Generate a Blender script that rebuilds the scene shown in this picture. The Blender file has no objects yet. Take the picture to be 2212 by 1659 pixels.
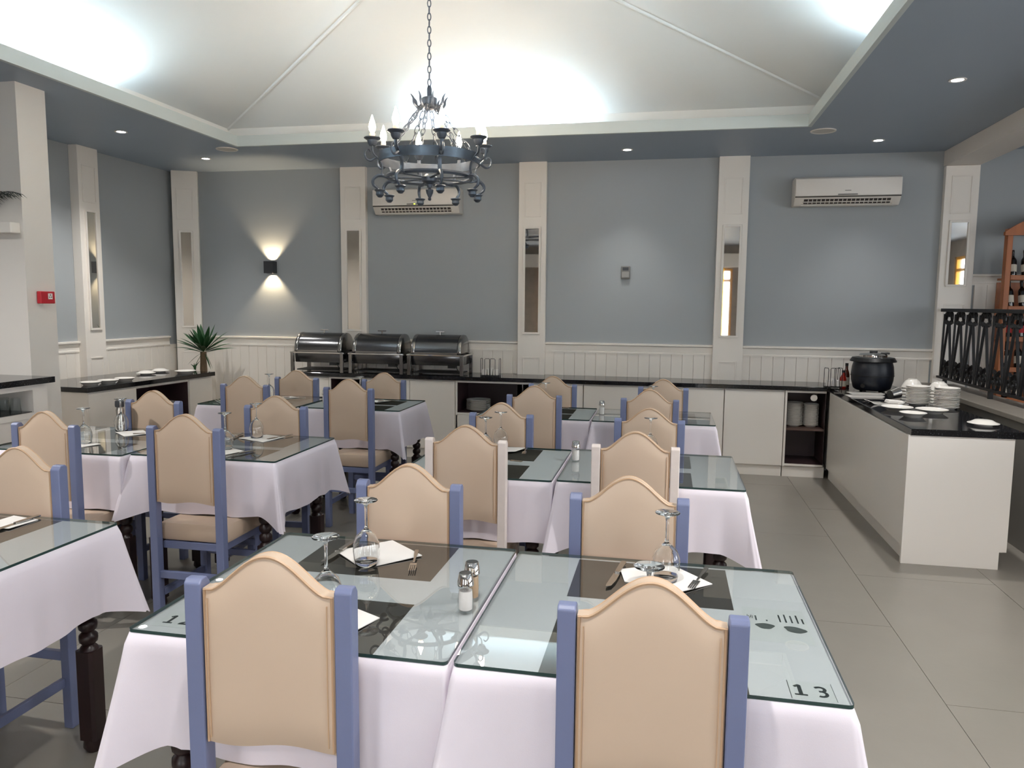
import bpy, bmesh, math, random
from mathutils import Vector, Matrix
random.seed(7)
PI = math.pi
S = bpy.context.scene
COL = S.collection

# ------------------------------------------------------------------ camera, world, exposure
cam_d = bpy.data.cameras.new('camera')
cam = bpy.data.objects.new('camera', cam_d); COL.objects.link(cam)
YAW, PIT, ROL = 0.2002, 0.1059, 0.0091
fw = Vector((-math.sin(YAW)*math.cos(PIT), math.cos(YAW)*math.cos(PIT), -math.sin(PIT)))
rt = Vector((math.cos(YAW), math.sin(YAW), 0)); up = rt.cross(fw)
rr = rt*math.cos(ROL) + up*math.sin(ROL); uu = up*math.cos(ROL) - rt*math.sin(ROL)
M = Matrix((rr, uu, -fw)).transposed().to_4x4(); M.translation = Vector((0, 0, 1.58))
cam.matrix_world = M
cam_d.sensor_width = 36.0; cam_d.lens = 1637.0/2212.0*36.0
cam_d.clip_start = 0.02; cam_d.clip_end = 200
S.camera = cam
S.view_settings.view_transform = 'Standard'; S.view_settings.look = 'None'
S.view_settings.exposure = 0.82; S.view_settings.gamma = 1.0; S.view_settings.use_curve_mapping = False
S.cycles.max_bounces = 10; S.cycles.diffuse_bounces = 5; S.cycles.transparent_max_bounces = 64
S.cycles.transmission_bounces = 10; S.cycles.glossy_bounces = 5
S.cycles.caustics_reflective = False; S.cycles.caustics_refractive = False
S.cycles.sample_clamp_indirect = 6.0
S.cycles.use_denoising = True

W = bpy.data.worlds.new('overcast_sky'); S.world = W; W.use_nodes = True
bg = W.node_tree.nodes['Background']; bg.inputs[0].default_value = (0.93, 0.96, 1.0, 1); bg.inputs[1].default_value = 5.2

SKY_PORTALS = []   # (centre, rotation, size x, size y): window openings, filled below
def lamp(name, kind, loc, energy, color=(1, 1, 1), rot=(0, 0, 0), **kw):
    d = bpy.data.lights.new(name, kind); d.energy = energy; d.color = color
    for k, v in kw.items(): setattr(d, k, v)
    o = bpy.data.objects.new(name, d); COL.objects.link(o); o.location = loc; o.rotation_euler = rot
    return o
WIN_F = [(-3.12, -1.75), (0.12, 1.5), (2.9, 4.3)]      # windows of the front wall (behind the viewer), x ranges
WIN_R = [(-2.6, -0.9), (0.2, 1.9), (3.0, 4.6)]                        # windows of the right wall, y ranges
YF, XR = -3.5, 6.0
for a, b in WIN_F:
    l = lamp('sky_portal', 'AREA', ((a+b)/2, YF-.16, 1.42), 1, rot=(PI/2, 0, 0), shape='RECTANGLE', size=b-a, size_y=2.06)
    l.rotation_euler = (-PI/2, 0, 0) ; l.data.cycles.is_portal = True
for a, b in WIN_R:
    l = lamp('sky_portal', 'AREA', (XR+.16, (a+b)/2, 1.85), 1, rot=(PI/2, 0, PI/2), shape='RECTANGLE', size=b-a, size_y=1.6)
    l.data.cycles.is_portal = True

# ------------------------------------------------------------------ materials
def lin(c):
    return tuple(((v/255)/12.92 if v/255 <= .04045 else ((v/255+.055)/1.055)**2.4) for v in c)
def nd(t, k, **kw):
    n = t.nodes.new(k)
    for a, v in kw.items(): setattr(n, a, v)
    return n
def mat(name, c, rough=.5, metal=0.0, var=.04, scale=8.0, bump=0.0, bscale=60.0, spec=.5, coat=0.0, emit=None, es=0.0, sheen=0.0):
    m = bpy.data.materials.new(name); m.use_nodes = True; t = m.node_tree
    p = t.nodes['Principled BSDF']; L = t.links.new
    rgb = lin(c)
    tc = nd(t, 'ShaderNodeTexCoord')
    nz = nd(t, 'ShaderNodeTexNoise'); nz.inputs['Scale'].default_value = scale; nz.inputs['Detail'].default_value = 4
    L(tc.outputs['Object'], nz.inputs['Vector'])
    mx = nd(t, 'ShaderNodeMix', data_type='RGBA')
    mx.inputs[6].default_value = tuple(max(0, v*(1-var)) for v in rgb)+(1,)
    mx.inputs[7].default_value = tuple(min(1, v*(1+var)) for v in rgb)+(1,)
    L(nz.outputs['Fac'], mx.inputs[0]); L(mx.outputs[2], p.inputs['Base Color'])
    p.inputs['Roughness'].default_value = rough; p.inputs['Metallic'].default_value = metal
    p.inputs['Specular IOR Level'].default_value = spec
    if coat: p.inputs['Coat Weight'].default_value = coat; p.inputs['Coat Roughness'].default_value = .1
    if sheen: p.inputs['Sheen Weight'].default_value = sheen
    if bump:
        n2 = nd(t, 'ShaderNodeTexNoise'); n2.inputs['Scale'].default_value = bscale; n2.inputs['Detail'].default_value = 3
        L(tc.outputs['Object'], n2.inputs['Vector'])
        b = nd(t, 'ShaderNodeBump'); b.inputs['Strength'].default_value = bump; b.inputs['Distance'].default_value = .01
        L(n2.outputs['Fac'], b.inputs['Height']); L(b.outputs['Normal'], p.inputs['Normal'])
    if emit: p.inputs['Emission Color'].default_value = lin(emit)+(1,); p.inputs['Emission Strength'].default_value = es
    return m
def speckle(name, base, fleck, rough=.12, scale=160, lo=.62, hi=.72):
    m = mat(name, base, rough, var=.1); t = m.node_tree; p = t.nodes['Principled BSDF']; L = t.links.new
    tc = nd(t, 'ShaderNodeTexCoord'); v = nd(t, 'ShaderNodeTexNoise'); v.inputs['Scale'].default_value = scale; v.inputs['Detail'].default_value = 2
    L(tc.outputs['Object'], v.inputs['Vector'])
    r = nd(t, 'ShaderNodeValToRGB'); r.color_ramp.elements[0].position = lo; r.color_ramp.elements[1].position = hi
    r.color_ramp.elements[0].color = lin(base)+(1,); r.color_ramp.elements[1].color = lin(fleck)+(1,)
    L(v.outputs['Fac'], r.inputs['Fac']); L(r.outputs['Color'], p.inputs['Base Color'])
    return m
def pane_mat(name, tint, ior=1.5, gain=1.0):
    m = bpy.data.materials.new(name); m.use_nodes = True; t = m.node_tree; L = t.links.new
    for n in list(t.nodes): t.nodes.remove(n)
    o = nd(t, 'ShaderNodeOutputMaterial'); tr = nd(t, 'ShaderNodeBsdfTransparent'); tr.inputs[0].default_value = tint+(1,)
    g = nd(t, 'ShaderNodeBsdfGlossy'); g.inputs['Roughness'].default_value = .0
    fr = nd(t, 'ShaderNodeFresnel'); fr.inputs[0].default_value = ior
    ge = nd(t, 'ShaderNodeNewGeometry')
    inv = nd(t, 'ShaderNodeMath', operation='MULTIPLY_ADD'); inv.inputs[1].default_value = -gain; inv.inputs[2].default_value = gain; L(ge.outputs['Backfacing'], inv.inputs[0])
    mu = nd(t, 'ShaderNodeMath', operation='MULTIPLY', use_clamp=True); L(fr.outputs[0], mu.inputs[0]); L(inv.outputs[0], mu.inputs[1])
    mx = nd(t, 'ShaderNodeMixShader'); L(mu.outputs[0], mx.inputs[0]); L(tr.outputs[0], mx.inputs[1]); L(g.outputs[0], mx.inputs[2])
    L(mx.outputs[0], o.inputs[0])
    return m
def glass_mat(name, tint=(1, 1, 1), rough=0.0):
    m = bpy.data.materials.new(name); m.use_nodes = True; t = m.node_tree; p = t.nodes['Principled BSDF']
    p.inputs['Base Color'].default_value = tint+(1,); p.inputs['Transmission Weight'].default_value = 1; p.inputs['Roughness'].default_value = rough
    p.inputs['IOR'].default_value = 1.48
    return m
def emis(name, c, s):
    m = bpy.data.materials.new(name); m.use_nodes = True; p = m.node_tree.nodes['Principled BSDF']
    p.inputs['Base Color'].default_value = lin(c)+(1,); p.inputs['Emission Color'].default_value = lin(c)+(1,); p.inputs['Emission Strength'].default_value = s
    return m
def wood(name, c1, c2, rough=.4, scale=3.0):
    m = mat(name, c1, rough); t = m.node_tree; p = t.nodes['Principled BSDF']; L = t.links.new
    tc = nd(t, 'ShaderNodeTexCoord'); mp = nd(t, 'ShaderNodeMapping'); mp.inputs['Scale'].default_value = (12, 12, 1.2)
    nz = nd(t, 'ShaderNodeTexNoise'); nz.inputs['Scale'].default_value = scale; nz.inputs['Detail'].default_value = 6
    mx = nd(t, 'ShaderNodeMix', data_type='RGBA'); mx.inputs[6].default_value = lin(c1)+(1,); mx.inputs[7].default_value = lin(c2)+(1,)
    L(tc.outputs['Object'], mp.inputs[0]); L(mp.outputs[0], nz.inputs['Vector']); L(nz.outputs['Fac'], mx.inputs[0]); L(mx.outputs[2], p.inputs['Base Color'])
    return m

m_wall = mat('blue_grey_paint', (160, 165, 168), .55, var=.03, scale=1.5)
m_soffit = mat('slate_paint', (160, 173, 188), .5, var=.03, scale=1.5)
m_fascia = mat('pale_sage_paint', (206, 214, 213), .5, var=.02)
m_white = mat('white_paint', (236, 230, 222), .45, var=.02, scale=2)
m_white2 = mat('white_plaster', (230, 224, 217), .6, var=.03, scale=2)
m_vault = mat('ceiling_paint', (240, 238, 233), .7, var=.015, scale=1)
m_floor = mat('grey_tile', (131, 126, 118), .32, var=.10, scale=3.0, bump=.02, bscale=30)
m_grout = mat('grout', (84, 81, 77), .8)
m_front = mat('grey_stone_wallpaper', (150, 142, 134), .8, var=.25, scale=6)
m_lam = mat('white_laminate', (236, 230, 223), .35, var=.015, scale=2)
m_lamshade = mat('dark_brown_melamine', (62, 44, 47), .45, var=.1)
m_gran = speckle('black_granite', (20, 20, 23), (95, 98, 104), .08)
m_stone = mat('grey_stone_cap', (122, 116, 108), .55, var=.12, scale=9)
m_darkwall = mat('dark_grey_plaster', (128, 124, 118), .7, var=.08)
m_mirror = mat('mirror_silver', (225, 220, 212), .02, metal=1.0, var=.0)
m_vinyl = mat('tan_vinyl', (203, 180, 158), .42, var=.035, scale=5, bump=.015, bscale=180)
m_pipe = mat('tan_piping', (190, 158, 128), .45, var=.05)
m_blue = mat('periwinkle_paint', (112, 120, 154), .38, var=.05, scale=12, bump=.04, bscale=80)
m_postw = mat('chipped_white_paint', (226, 214, 208), .42, var=.07, scale=30, bump=.05, bscale=60)
m_cloth = mat('white_tablecloth', (228, 220, 229), .85, var=.015, scale=20, bump=.05, bscale=500, sheen=.1)
m_mat = mat('dark_brown_placemat', (70, 60, 56), .8, var=.08, scale=200)
m_mahog = wood('mahogany', (44, 24, 24), (30, 17, 18), .35)
m_pane = pane_mat('table_glass', (.865, .902, .887), 1.52, 1.7)
m_edge = mat('green_glass_edge', (44, 66, 64), .15, var=.05)
m_jar = pane_mat('shaker_glass', (.97, .98, .98), 1.5)
m_win = pane_mat('window_glass', (.97, .98, .98), 1.45)
m_glass = glass_mat('clear_glass', (.98, .99, .99))
m_paper = mat('white_paper', (232, 228, 224), .8, var=.02)
m_steel = mat('polished_steel', (190, 186, 180), .22, metal=1.0, var=.06, scale=20)
m_chrome = mat('chrome', (215, 213, 210), .08, metal=1.0, var=.02)
m_chaf = mat('chafer_steel', (150, 148, 146), .2, metal=1.0, var=.12, scale=9)
m_mirdark = mat('mirrored_dark_steel', (98, 98, 100), .2, metal=.9, var=.2, scale=4)  # dark surroundings mirrored in the steel, put into its base colour
m_iron = mat('black_wrought_iron', (26, 25, 26), .45, metal=.4, var=.2, scale=40, bump=.1)
m_chand = mat('gunmetal_iron', (92, 100, 112), .34, metal=.55, var=.2, scale=30, bump=.08)
m_pot = mat('navy_enamel', (17, 21, 31), .38, var=.1, bump=.05, bscale=120)
m_black = mat('black_plastic', (20, 20, 21), .4, var=.1)
m_china = mat('white_china', (226, 222, 216), .18, var=.01)
m_plastic = mat('white_plastic', (226, 220, 212), .35, var=.01)
m_dark = mat('vent_shadow', (58, 52, 48), .6)
m_red = mat('red_plastic', (176, 28, 40), .4, var=.05)
m_grey = mat('grey_plastic', (120, 118, 114), .5)
m_charcoal = mat('charcoal_metal', (58, 60, 64), .4, metal=.3)
m_leaf = mat('yucca_leaf', (38, 78, 44), .4, var=.3, scale=25)
m_trunk = mat('yucca_bark', (112, 92, 70), .85, var=.3, scale=60, bump=.5, bscale=90)
m_pine = wood('varnished_pine', (184, 106, 50), (148, 80, 36), .38)
m_bottle = mat('dark_bottle_glass', (20, 18, 18), .08, var=.1, coat=.5)
m_caps = mat('black_capsule', (34, 26, 28), .35)
m_label = mat('cream_label', (222, 214, 198), .7, var=.03)
m_label_r = mat('red_label', (190, 36, 44), .6, var=.05)
m_ink = mat('black_ink', (46, 48, 50), .8)
m_print = mat('grey_print', (88, 90, 90), .8, var=.2, scale=300)
m_yellow = mat('ochre_window_frame', (206, 150, 40), .5, var=.05)
m_salt = mat('salt', (238, 230, 226), .9, var=.03, scale=300)
m_pepper = mat('ground_pepper', (196, 164, 132), .9, var=.1, scale=300)
m_bulb = emis('bulb_glow', (255, 230, 200), 60.0)
m_sleeve = mat('glowing_ivory_sleeve', (240, 222, 190), .5, emit=(255, 214, 160), es=.6)  # sleeve is no lamp; the bulb's light is put in as emission
m_tube = emis('cold_tube_glow', (214, 240, 255), 120.0)
m_spot = emis('spot_glow', (240, 245, 255), 18.0)
m_led = emis('led_glow', (200, 230, 60), 2.0)
m_sauce = mat('red_sauce', (150, 30, 18), .25)
m_brown = mat('brown_sauce', (66, 30, 20), .2)

# ------------------------------------------------------------------ mesh helpers
class G:
    def __init__(s): s.v = []; s.f = []; s.mi = []; s.cur = 0
    def add(s, vs, fs):
        n = len(s.v); s.v += [tuple(v) for v in vs]; s.f += [tuple(i+n for i in f) for f in fs]; s.mi += [s.cur]*len(fs); return s
    def box(s, x0, x1, y0, y1, z0, z1):
        return s.add([(x0,y0,z0),(x1,y0,z0),(x1,y1,z0),(x0,y1,z0),(x0,y0,z1),(x1,y0,z1),(x1,y1,z1),(x0,y1,z1)],
                     [(0,3,2,1),(4,5,6,7),(0,1,5,4),(1,2,6,5),(2,3,7,6),(3,0,4,7)])
    def prism(s, poly, axis, a, b):
        # poly: 2-D points counter-clockwise; axis 'x' -> (y,z), 'y' -> (x,z), 'z' -> (x,y)
        P = {'x': lambda p, t: (t, p[0], p[1]), 'y': lambda p, t: (p[0], t, p[1]), 'z': lambda p, t: (p[0], p[1], t)}[axis]
        n = len(poly); vs = [P(p, a) for p in poly]+[P(p, b) for p in poly]
        return s.add(vs, [tuple(range(n))[::-1], tuple(range(n, 2*n))]+[(i, (i+1) % n, n+(i+1) % n, n+i) for i in range(n)])
    def tube(s, pts, r, n=8, closed=False, caps=True, flat=None):
        pts = [Vector(p) for p in pts]; k = len(pts); R = r if isinstance(r, (list, tuple)) else [r]*k
        rings = []; ref = None
        for i, p in enumerate(pts):
            a = pts[(i-1) % k] if (closed or i > 0) else p; b = pts[(i+1) % k] if (closed or i < k-1) else p
            t = (b-a).normalized()
            if ref is None:
                ref = Vector((0, 0, 1)) if abs(t.z) < .9 else Vector((1, 0, 0))
                if flat: ref = Vector(flat[2])
            u = (ref - t*ref.dot(t)); u = u.normalized() if u.length > 1e-6 else t.orthogonal().normalized(); w = t.cross(u)
            if not flat: ref = u
            ku, kw = (flat[0], flat[1]) if flat else (1, 1)
            rings.append([p+u*(R[i]*ku*math.cos(2*PI*j/n+PI/n))+w*(R[i]*kw*math.sin(2*PI*j/n+PI/n)) for j in range(n)])
        vs = [q for g in rings for q in g]; fs = []
        for i in range(k if closed else k-1):
            i2 = (i+1) % k
            for j in range(n):
                j2 = (j+1) % n; fs.append((i*n+j, i*n+j2, i2*n+j2, i2*n+j))
        if caps and not closed: fs += [tuple(range(n))[::-1], tuple((k-1)*n+j for j in range(n))]
        return s.add(vs, fs)
    def lathe(s, prof, n=24, c=(0, 0, 0), closed=False):
        vs = []; fs = []; k = len(prof)
        for r, z in prof:
            for j in range(n):
                a = 2*PI*j/n; vs.append((c[0]+r*math.cos(a), c[1]+r*math.sin(a), c[2]+z))
        for i in range(k if closed else k-1):
            i2 = (i+1) % k
            for j in range(n):
                j2 = (j+1) % n; fs.append((i*n+j, i*n+j2, i2*n+j2, i2*n+j))
        if not closed:
            if prof[0][0] > 1e-5: fs.append(tuple(range(n))[::-1])
            if prof[-1][0] > 1e-5: fs.append(tuple((k-1)*n+j for j in range(n)))
        return s.add(vs, fs)
    def ribbon(s, pts, w, z):            # a flat pen stroke in the xy plane
        pts = [Vector((p[0], p[1], 0)) for p in pts]; vs = []; k = len(pts)
        for i, p in enumerate(pts):
            t = (pts[min(i+1, k-1)]-pts[max(i-1, 0)]).normalized(); nn = Vector((-t.y, t.x, 0))*w/2
            vs += [(p.x+nn.x, p.y+nn.y, z), (p.x-nn.x, p.y-nn.y, z)]
        return s.add(vs, [(2*i, 2*i+1, 2*i+3, 2*i+2) for i in range(k-1)])
    def mesh(s, name, mats, smooth=False, bevel=0.0, merge=True, seg=2):
        me = bpy.data.meshes.new(name); me.from_pydata(s.v, [], s.f)
        for m in mats: me.materials.append(m)
        if len(mats) > 1: me.polygons.foreach_set('material_index', s.mi)
        bm = bmesh.new(); bm.from_mesh(me)
        if merge: bmesh.ops.remove_doubles(bm, verts=bm.verts, dist=1e-5)
        bmesh.ops.recalc_face_normals(bm, faces=bm.faces)
        if bevel:
            bmesh.ops.bevel(bm, geom=[e for e in bm.edges if len(e.link_faces) == 2 and e.calc_face_angle(0) > .6], offset=bevel, segments=seg, affect='EDGES', profile=.5)
        bm.to_mesh(me); bm.free()
        if smooth:
            for p in me.polygons: p.use_smooth = True
            if smooth != 'all':
                bm = bmesh.new(); bm.from_mesh(me)
                for e in bm.edges:
                    if len(e.link_faces) == 2 and e.calc_face_angle(0) > math.radians(40): e.smooth = False
                bm.to_mesh(me); bm.free()
        me.update(); return me
def put(name, me, parent=None, loc=(0, 0, 0), rot=(0, 0, 0), sc=None):
    o = bpy.data.objects.new(name, me); COL.objects.link(o)
    if parent: o.parent = parent
    o.location = loc; o.rotation_euler = rot
    if sc: o.scale = sc
    return o
def build(name, g, m, parent=None, smooth=False, bevel=0.0, loc=(0, 0, 0), rot=(0, 0, 0), merge=True):
    return put(name, g.mesh(name, m if isinstance(m, (list, tuple)) else [m], smooth, bevel, merge), parent, loc, rot)
def tag(o, label, cat, group=None, kind=None):
    o['label'] = label; o['category'] = cat
    if group: o['group'] = group
    if kind: o['kind'] = kind
    return o
def thing(name, label, cat, loc=(0, 0, 0), rot=0.0, group=None):
    o = bpy.data.objects.new(name, None); COL.objects.link(o); o.empty_display_size = .05
    o.location = loc; o.rotation_euler = (0, 0, rot)
    return tag(o, label, cat, group)
def struct(name, g, m, parent=None, **kw):
    o = build(name, g, m, parent, **kw)
    if parent is None: o['kind'] = 'structure'
    return o
def dup(root, loc=None, rot=None, label=None, sc=None):
    r = root.copy(); COL.objects.link(r)
    if loc is not None: r.location = loc
    if rot is not None: r.rotation_euler = (0, 0, rot) if not isinstance(rot, tuple) else rot
    if sc is not None: r.scale = sc
    if label: r['label'] = label
    for ch in list(root.children):
        c = ch.copy(); COL.objects.link(c); c.parent = r
        for g2 in list(ch.children):
            d = g2.copy(); COL.objects.link(d); d.parent = c
    return r
def smooth(pts, k=4):
    P = [Vector(p) for p in pts]; out = []
    for i in range(len(P)-1):
        a, b, c, d = P[max(i-1, 0)], P[i], P[i+1], P[min(i+2, len(P)-1)]
        for j in range(k):
            t = j/k; out.append(.5*((2*b)+(c-a)*t+(2*a-5*b+4*c-d)*t*t+(3*b-a-3*c+d)*t**3))
    return out+[P[-1]]
def arc(cx, cy, r, a0, a1, n=10):
    return [(cx+r*math.cos(a0+(a1-a0)*i/n), cy+r*math.sin(a0+(a1-a0)*i/n)) for i in range(n+1)]

# ------------------------------------------------------------------ the room
XL, YB, ZS = -5.46, 7.757, 3.0
TX0, TX1, TY0, TY1 = -3.955, 1.08, 2.1, 6.55         # tray opening
# floor: base and separate tiles
fl = struct('floor', G().box(-7.7, 6.1, YF-.1, 7.95, -.1, -.012), m_grout)
tile = G().box(-.3738, .3738, -.7488, .7488, -.012, 0).mesh('tile', [m_floor])
for i in range(-12, 2):
    for j in range(-5, 4):
        cx, cy = 1.14+.75*i+.375, 3.17+1.5*j-.75+(.75 if i % 2 else 0)
        if -7.7 < cx < 2.7 and YF-.7 < cy < 8.4:
            put('tile', tile, fl, (cx, cy, random.uniform(-.0002, .0001)))

# back wall with its panelling
wb = struct('wall_back', G().box(-5.6, 6.1, YB, YB+.15, 0, 3.3), m_wall)
brd = G().prism([(-.0537, 0), (-.0537, -.006), (-.051, -.012), (.051, -.012), (.0537, -.006), (.0537, 0)], 'z', 0, 1.09).mesh('board', [m_white])
def boards(parent, n, place, z0=0.0):
    for k in range(n):
        p, rz = place(k); put('board', brd, parent, (p[0], p[1], z0), (0, 0, rz))
boards(wb, 73, lambda k: ((-5.40+.108*k, YB, 0), 0))
boards(wb, 20, lambda k: ((2.82+.108*k, YB, 0), 0), .71)
def rail_profile(o=0):
    return [(0, 1.085+o), (-.018, 1.085+o), (-.018, 1.100+o), (-.014, 1.104+o), (-.014, 1.160+o), (-.034, 1.170+o), (-.034, 1.184+o), (0, 1.188+o)]
PIL = [(-3.305, 'second'), (-1.366, 'third'), (.592, 'fourth')]
segs = [(-5.2, -3.446), (-3.164, -1.506), (-1.226, .452), (.732, 2.45)]
g = G()
for a, b in segs: g.prism(rail_profile()[::-1], 'x', a, b)
for i, (a, b) in enumerate(segs):
    gg = G(); P = [(YB+p[0], p[1]) for p in rail_profile()]; gg.prism(P[::-1], 'x', a, b); build('chair_rail', gg, m_white, wb)
gg = G(); P = [(YB+p[0], p[1]) for p in rail_profile(.70)]; gg.prism(P[::-1], 'x', 2.73, 5.0); build('chair_rail', gg, m_white, wb)

def frame_moulding(w, h, t=.016, d=.01):
    g = G()
    for (x0, x1, z0, z1) in ((-w/2-t, w/2+t, h/2, h/2+t), (-w/2-t, w/2+t, -h/2-t, -h/2), (-w/2-t, -w/2, -h/2, h/2), (w/2, w/2+t, -h/2, h/2)):
        g.box(x0, x1, -d, 0, z0, z1)
    return g
def pilaster(n, cx, cy, w, z1, rot, t, mir, top, low, mw=.14, back=0):
    # local frame: front face looks along -y
    o = struct('trim_%d' % n, G().box(-w/2, w/2, -t, back, 0, z1), m_white, None, bevel=.004)
    o.location = (cx, cy, 0); o.rotation_euler = (0, 0, rot)
    zc, hh = (mir[0]+mir[1])/2, mir[1]-mir[0]
    build('mirror', G().box(-mw/2, mw/2, -t-.004, -t, mir[0], mir[1]), m_mirror, o)
    f = build('mirror_frame', frame_moulding(mw, hh, .02, .014), m_white, o, bevel=.003); f.location = (0, -t, zc)
    f = build('panel_moulding', frame_moulding(.15, top[1]-top[0], .012, .006), m_white, o, bevel=.002); f.location = (0, -t, (top[0]+top[1])/2)
    f = build('panel_moulding', frame_moulding(.15, low[1]-low[0], .012, .006), m_white, o, bevel=.002); f.location = (0, -t, (low[0]+low[1])/2)
    return o
for k, (cx, _) in enumerate(PIL):
    pilaster(k+2, cx, YB, .285, ZS, 0, .06, (1.287, 2.335), (2.465, 2.785), (.3, 1.02))
pilaster(5, 2.588, YB, .285, 2.86, 0, .062, (1.79, 2.352), (2.44, 2.76), (.9, 1.6), .135)
pilaster(1, -5.28, YB-.07, .27, ZS, math.radians(25), .05, (1.30, 2.33), (2.48, 2.80), (.3, 1.0), .105, .14)
pilaster(6, XL, 6.34, .26, ZS, PI/2, .095, (1.31, 2.40), (2.5, 2.82), (.3, 1.02), .11)

# left wall, partition, other walls
wl = struct('wall_left', G().box(XL-.15, XL, 4.5, YB+.1, 0, 3.3), m_wall)
boards(wl, 28, lambda k: ((XL, 4.70+.108*k, 0), PI/2))
for a, b in ((4.635, 6.21), (6.47, 7.55)):
    gg = G(); P = [(XL-p[0], p[1]) for p in rail_profile()]; gg.prism(P, 'y', a, b); build('chair_rail', gg, m_white, wl)
wp = struct('wall_partition', G().box(-7.6, -4.235, 4.39, 4.635, 0, 3.2), m_white2)
build('ledge', G().box(-7.5, -4.255, 4.31, 4.39, 2.015, 2.085), m_white, wp, bevel=.006)
struct('wall_left_front', G().box(-7.75, -7.6, YF, 4.5, 0, 3.3), m_white2)
# front wall with windows (seen only in the mirrors and as the source of daylight)
ZW0, ZW1 = .40, 2.45
g = G(); xs = [-7.75]+[v for w in WIN_F for v in w]+[XR+.1]
for i in range(0, len(xs), 2): g.box(xs[i], xs[i+1], YF-.15, YF, 0, 3.3)
for a, b in WIN_F: g.box(a, b, YF-.15, YF, 0, ZW0); g.box(a, b, YF-.15, YF, ZW1, 3.3)
struct('wall_front', g, m_front, merge=False)
struct('trim_7', G().box(-7.6, 2.3, YF, YF+.12, 2.48, 2.80), m_white, bevel=.004)
def window(n, loc, rot, w, z0, z1):
    o = thing('window_%d' % n, 'ochre framed window with a transom', 'window', loc, rot)
    del o['category']; del o['label']; o['kind'] = 'structure'
    for x in (-w/2+.03, w/2-.03): build('frame_post', G().box(x-.03, x+.03, -.03, .03, z0, z1), m_yellow, o)
    build('mullion', G().box(.18, .23, -.028, .028, z0+.06, z1-.06), m_yellow, o)
    for z in (z0+.03, z1-.03, z1-.28): build('frame_rail', G().box(-w/2+.06, w/2-.06, -.03, .03, z-.03, z+.03), m_yellow, o)
    build('pane', G().box(-w/2+.06, w/2-.06, -.003, .003, z0+.06, z1-.06), m_win, o)
for k, (a, b) in enumerate(WIN_F): window(k+1, ((a+b)/2, YF-.06, 0), PI, b-a, ZW0, ZW1)
m_cur = bpy.data.materials.new('ochre_curtain'); m_cur.use_nodes = True
_t = m_cur.node_tree; _p = _t.nodes['Principled BSDF']; _p.inputs['Base Color'].default_value = lin((226, 176, 40))+(1,); _p.inputs['Roughness'].default_value = .9
_tr = nd(_t, 'ShaderNodeBsdfTranslucent'); _tr.inputs[0].default_value = lin((240, 196, 60))+(1,); _mx = nd(_t, 'ShaderNodeMixShader'); _mx.inputs[0].default_value = .6
_t.links.new(_p.outputs[0], _mx.inputs[1]); _t.links.new(_tr.outputs[0], _mx.inputs[2]); _t.links.new(_mx.outputs[0], _t.nodes['Material Output'].inputs[0])
for x0, x1, lab in ((.95, 1.30, 'ochre curtain drawn half open at the window behind us, right'), (-3.10, -2.86, 'ochre curtain at the outer side of the window behind us, left')):
    n = 40; vs = []
    for i in range(n+1):
        x = x0+(x1-x0)*i/n; y = YF+.07+.025*math.sin(i*.95)
        vs += [(x, y, .35), (x, y, 2.46)]
    o = build('curtain', G().add(vs, [(2*i, 2*i+2, 2*i+3, 2*i+1) for i in range(n)]), m_cur, None, smooth='all'); tag(o, lab, 'curtain')
g = G(); ys = [YF-.15]+[v for w in WIN_R for v in w]+[YB+.15]
for i in range(0, len(ys), 2): g.box(XR, XR+.15, ys[i], ys[i+1], 0, 3.3)
for a, b in WIN_R: g.box(XR, XR+.15, a, b, 0, 1.05); g.box(XR, XR+.15, a, b, 2.65, 3.3)
struct('wall_right', g, m_front, merge=False)
for k, (a, b) in enumerate(WIN_R): window(k+5, (XR+.06, (a+b)/2, 0), -PI/2, b-a, 1.05, 2.65)

# soffit with the tray opening, fascia, cove and hipped vault
cl = struct('ceiling', G().box(-7.75, TX0, YF-.1, YB+.1, ZS, ZS+.03).box(TX1, XR+.1, YF-.1, YB+.1, ZS, ZS+.03).box(TX0, TX1, YF-.1, TY0, ZS, ZS+.03).box(TX0, TX1, TY1, YB+.1, ZS, ZS+.03), m_soffit, merge=False)
g = G(); t = .03
for (x0, x1, y0, y1) in ((TX0, TX0+t, TY0, TY1), (TX1-t, TX1, TY0, TY1), (TX0+t, TX1-t, TY1-t, TY1), (TX0+t, TX1-t, TY0, TY0+t)): g.box(x0, x1, y0, y1, ZS-.004, ZS+.09)
build('fascia', g, m_fascia, cl, merge=False)
o_ = .2; VX0, VX1, VY0, VY1, VZ = TX0-o_, TX1+o_, TY0-o_, TY1+o_, 3.21
apF = ((VX0+VX1)/2, VY0+1.9, 4.0); apB = ((VX0+VX1)/2, VY1-1.9, 4.0); APX = [apF, apF, apB, apB]
g = G(); c4 = [(VX0, VY0), (VX1, VY0), (VX1, VY1), (VX0, VY1)]
g.add([(x, y, ZS+.03) for x, y in c4]+[(x, y, VZ) for x, y in c4], [(i, (i+1) % 4, 4+(i+1) % 4, 4+i) for i in range(4)])
build('cove_wall', g, m_vault, cl)
for i in range(4):
    a, b = c4[i], c4[(i+1) % 4]
    build('vault_slope', G().add([(a[0], a[1], VZ), (b[0], b[1], VZ), APX[(i+1) % 4], APX[i]], [(0, 1, 2, 3)]), m_vault, cl)
    ap = APX[i]; d = Vector((ap[0]-a[0], ap[1]-a[1], ap[2]-VZ)); p0 = Vector((a[0], a[1], VZ-.004))
    build('hip_batten', G().tube([p0, p0+d*.99], .014, 6), m_vault, cl)
struct('beam', G().box(2.44, 2.735, YF, YB, 2.862, ZS), m_white2, bevel=.004)['kind'] = 'structure'

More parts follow.
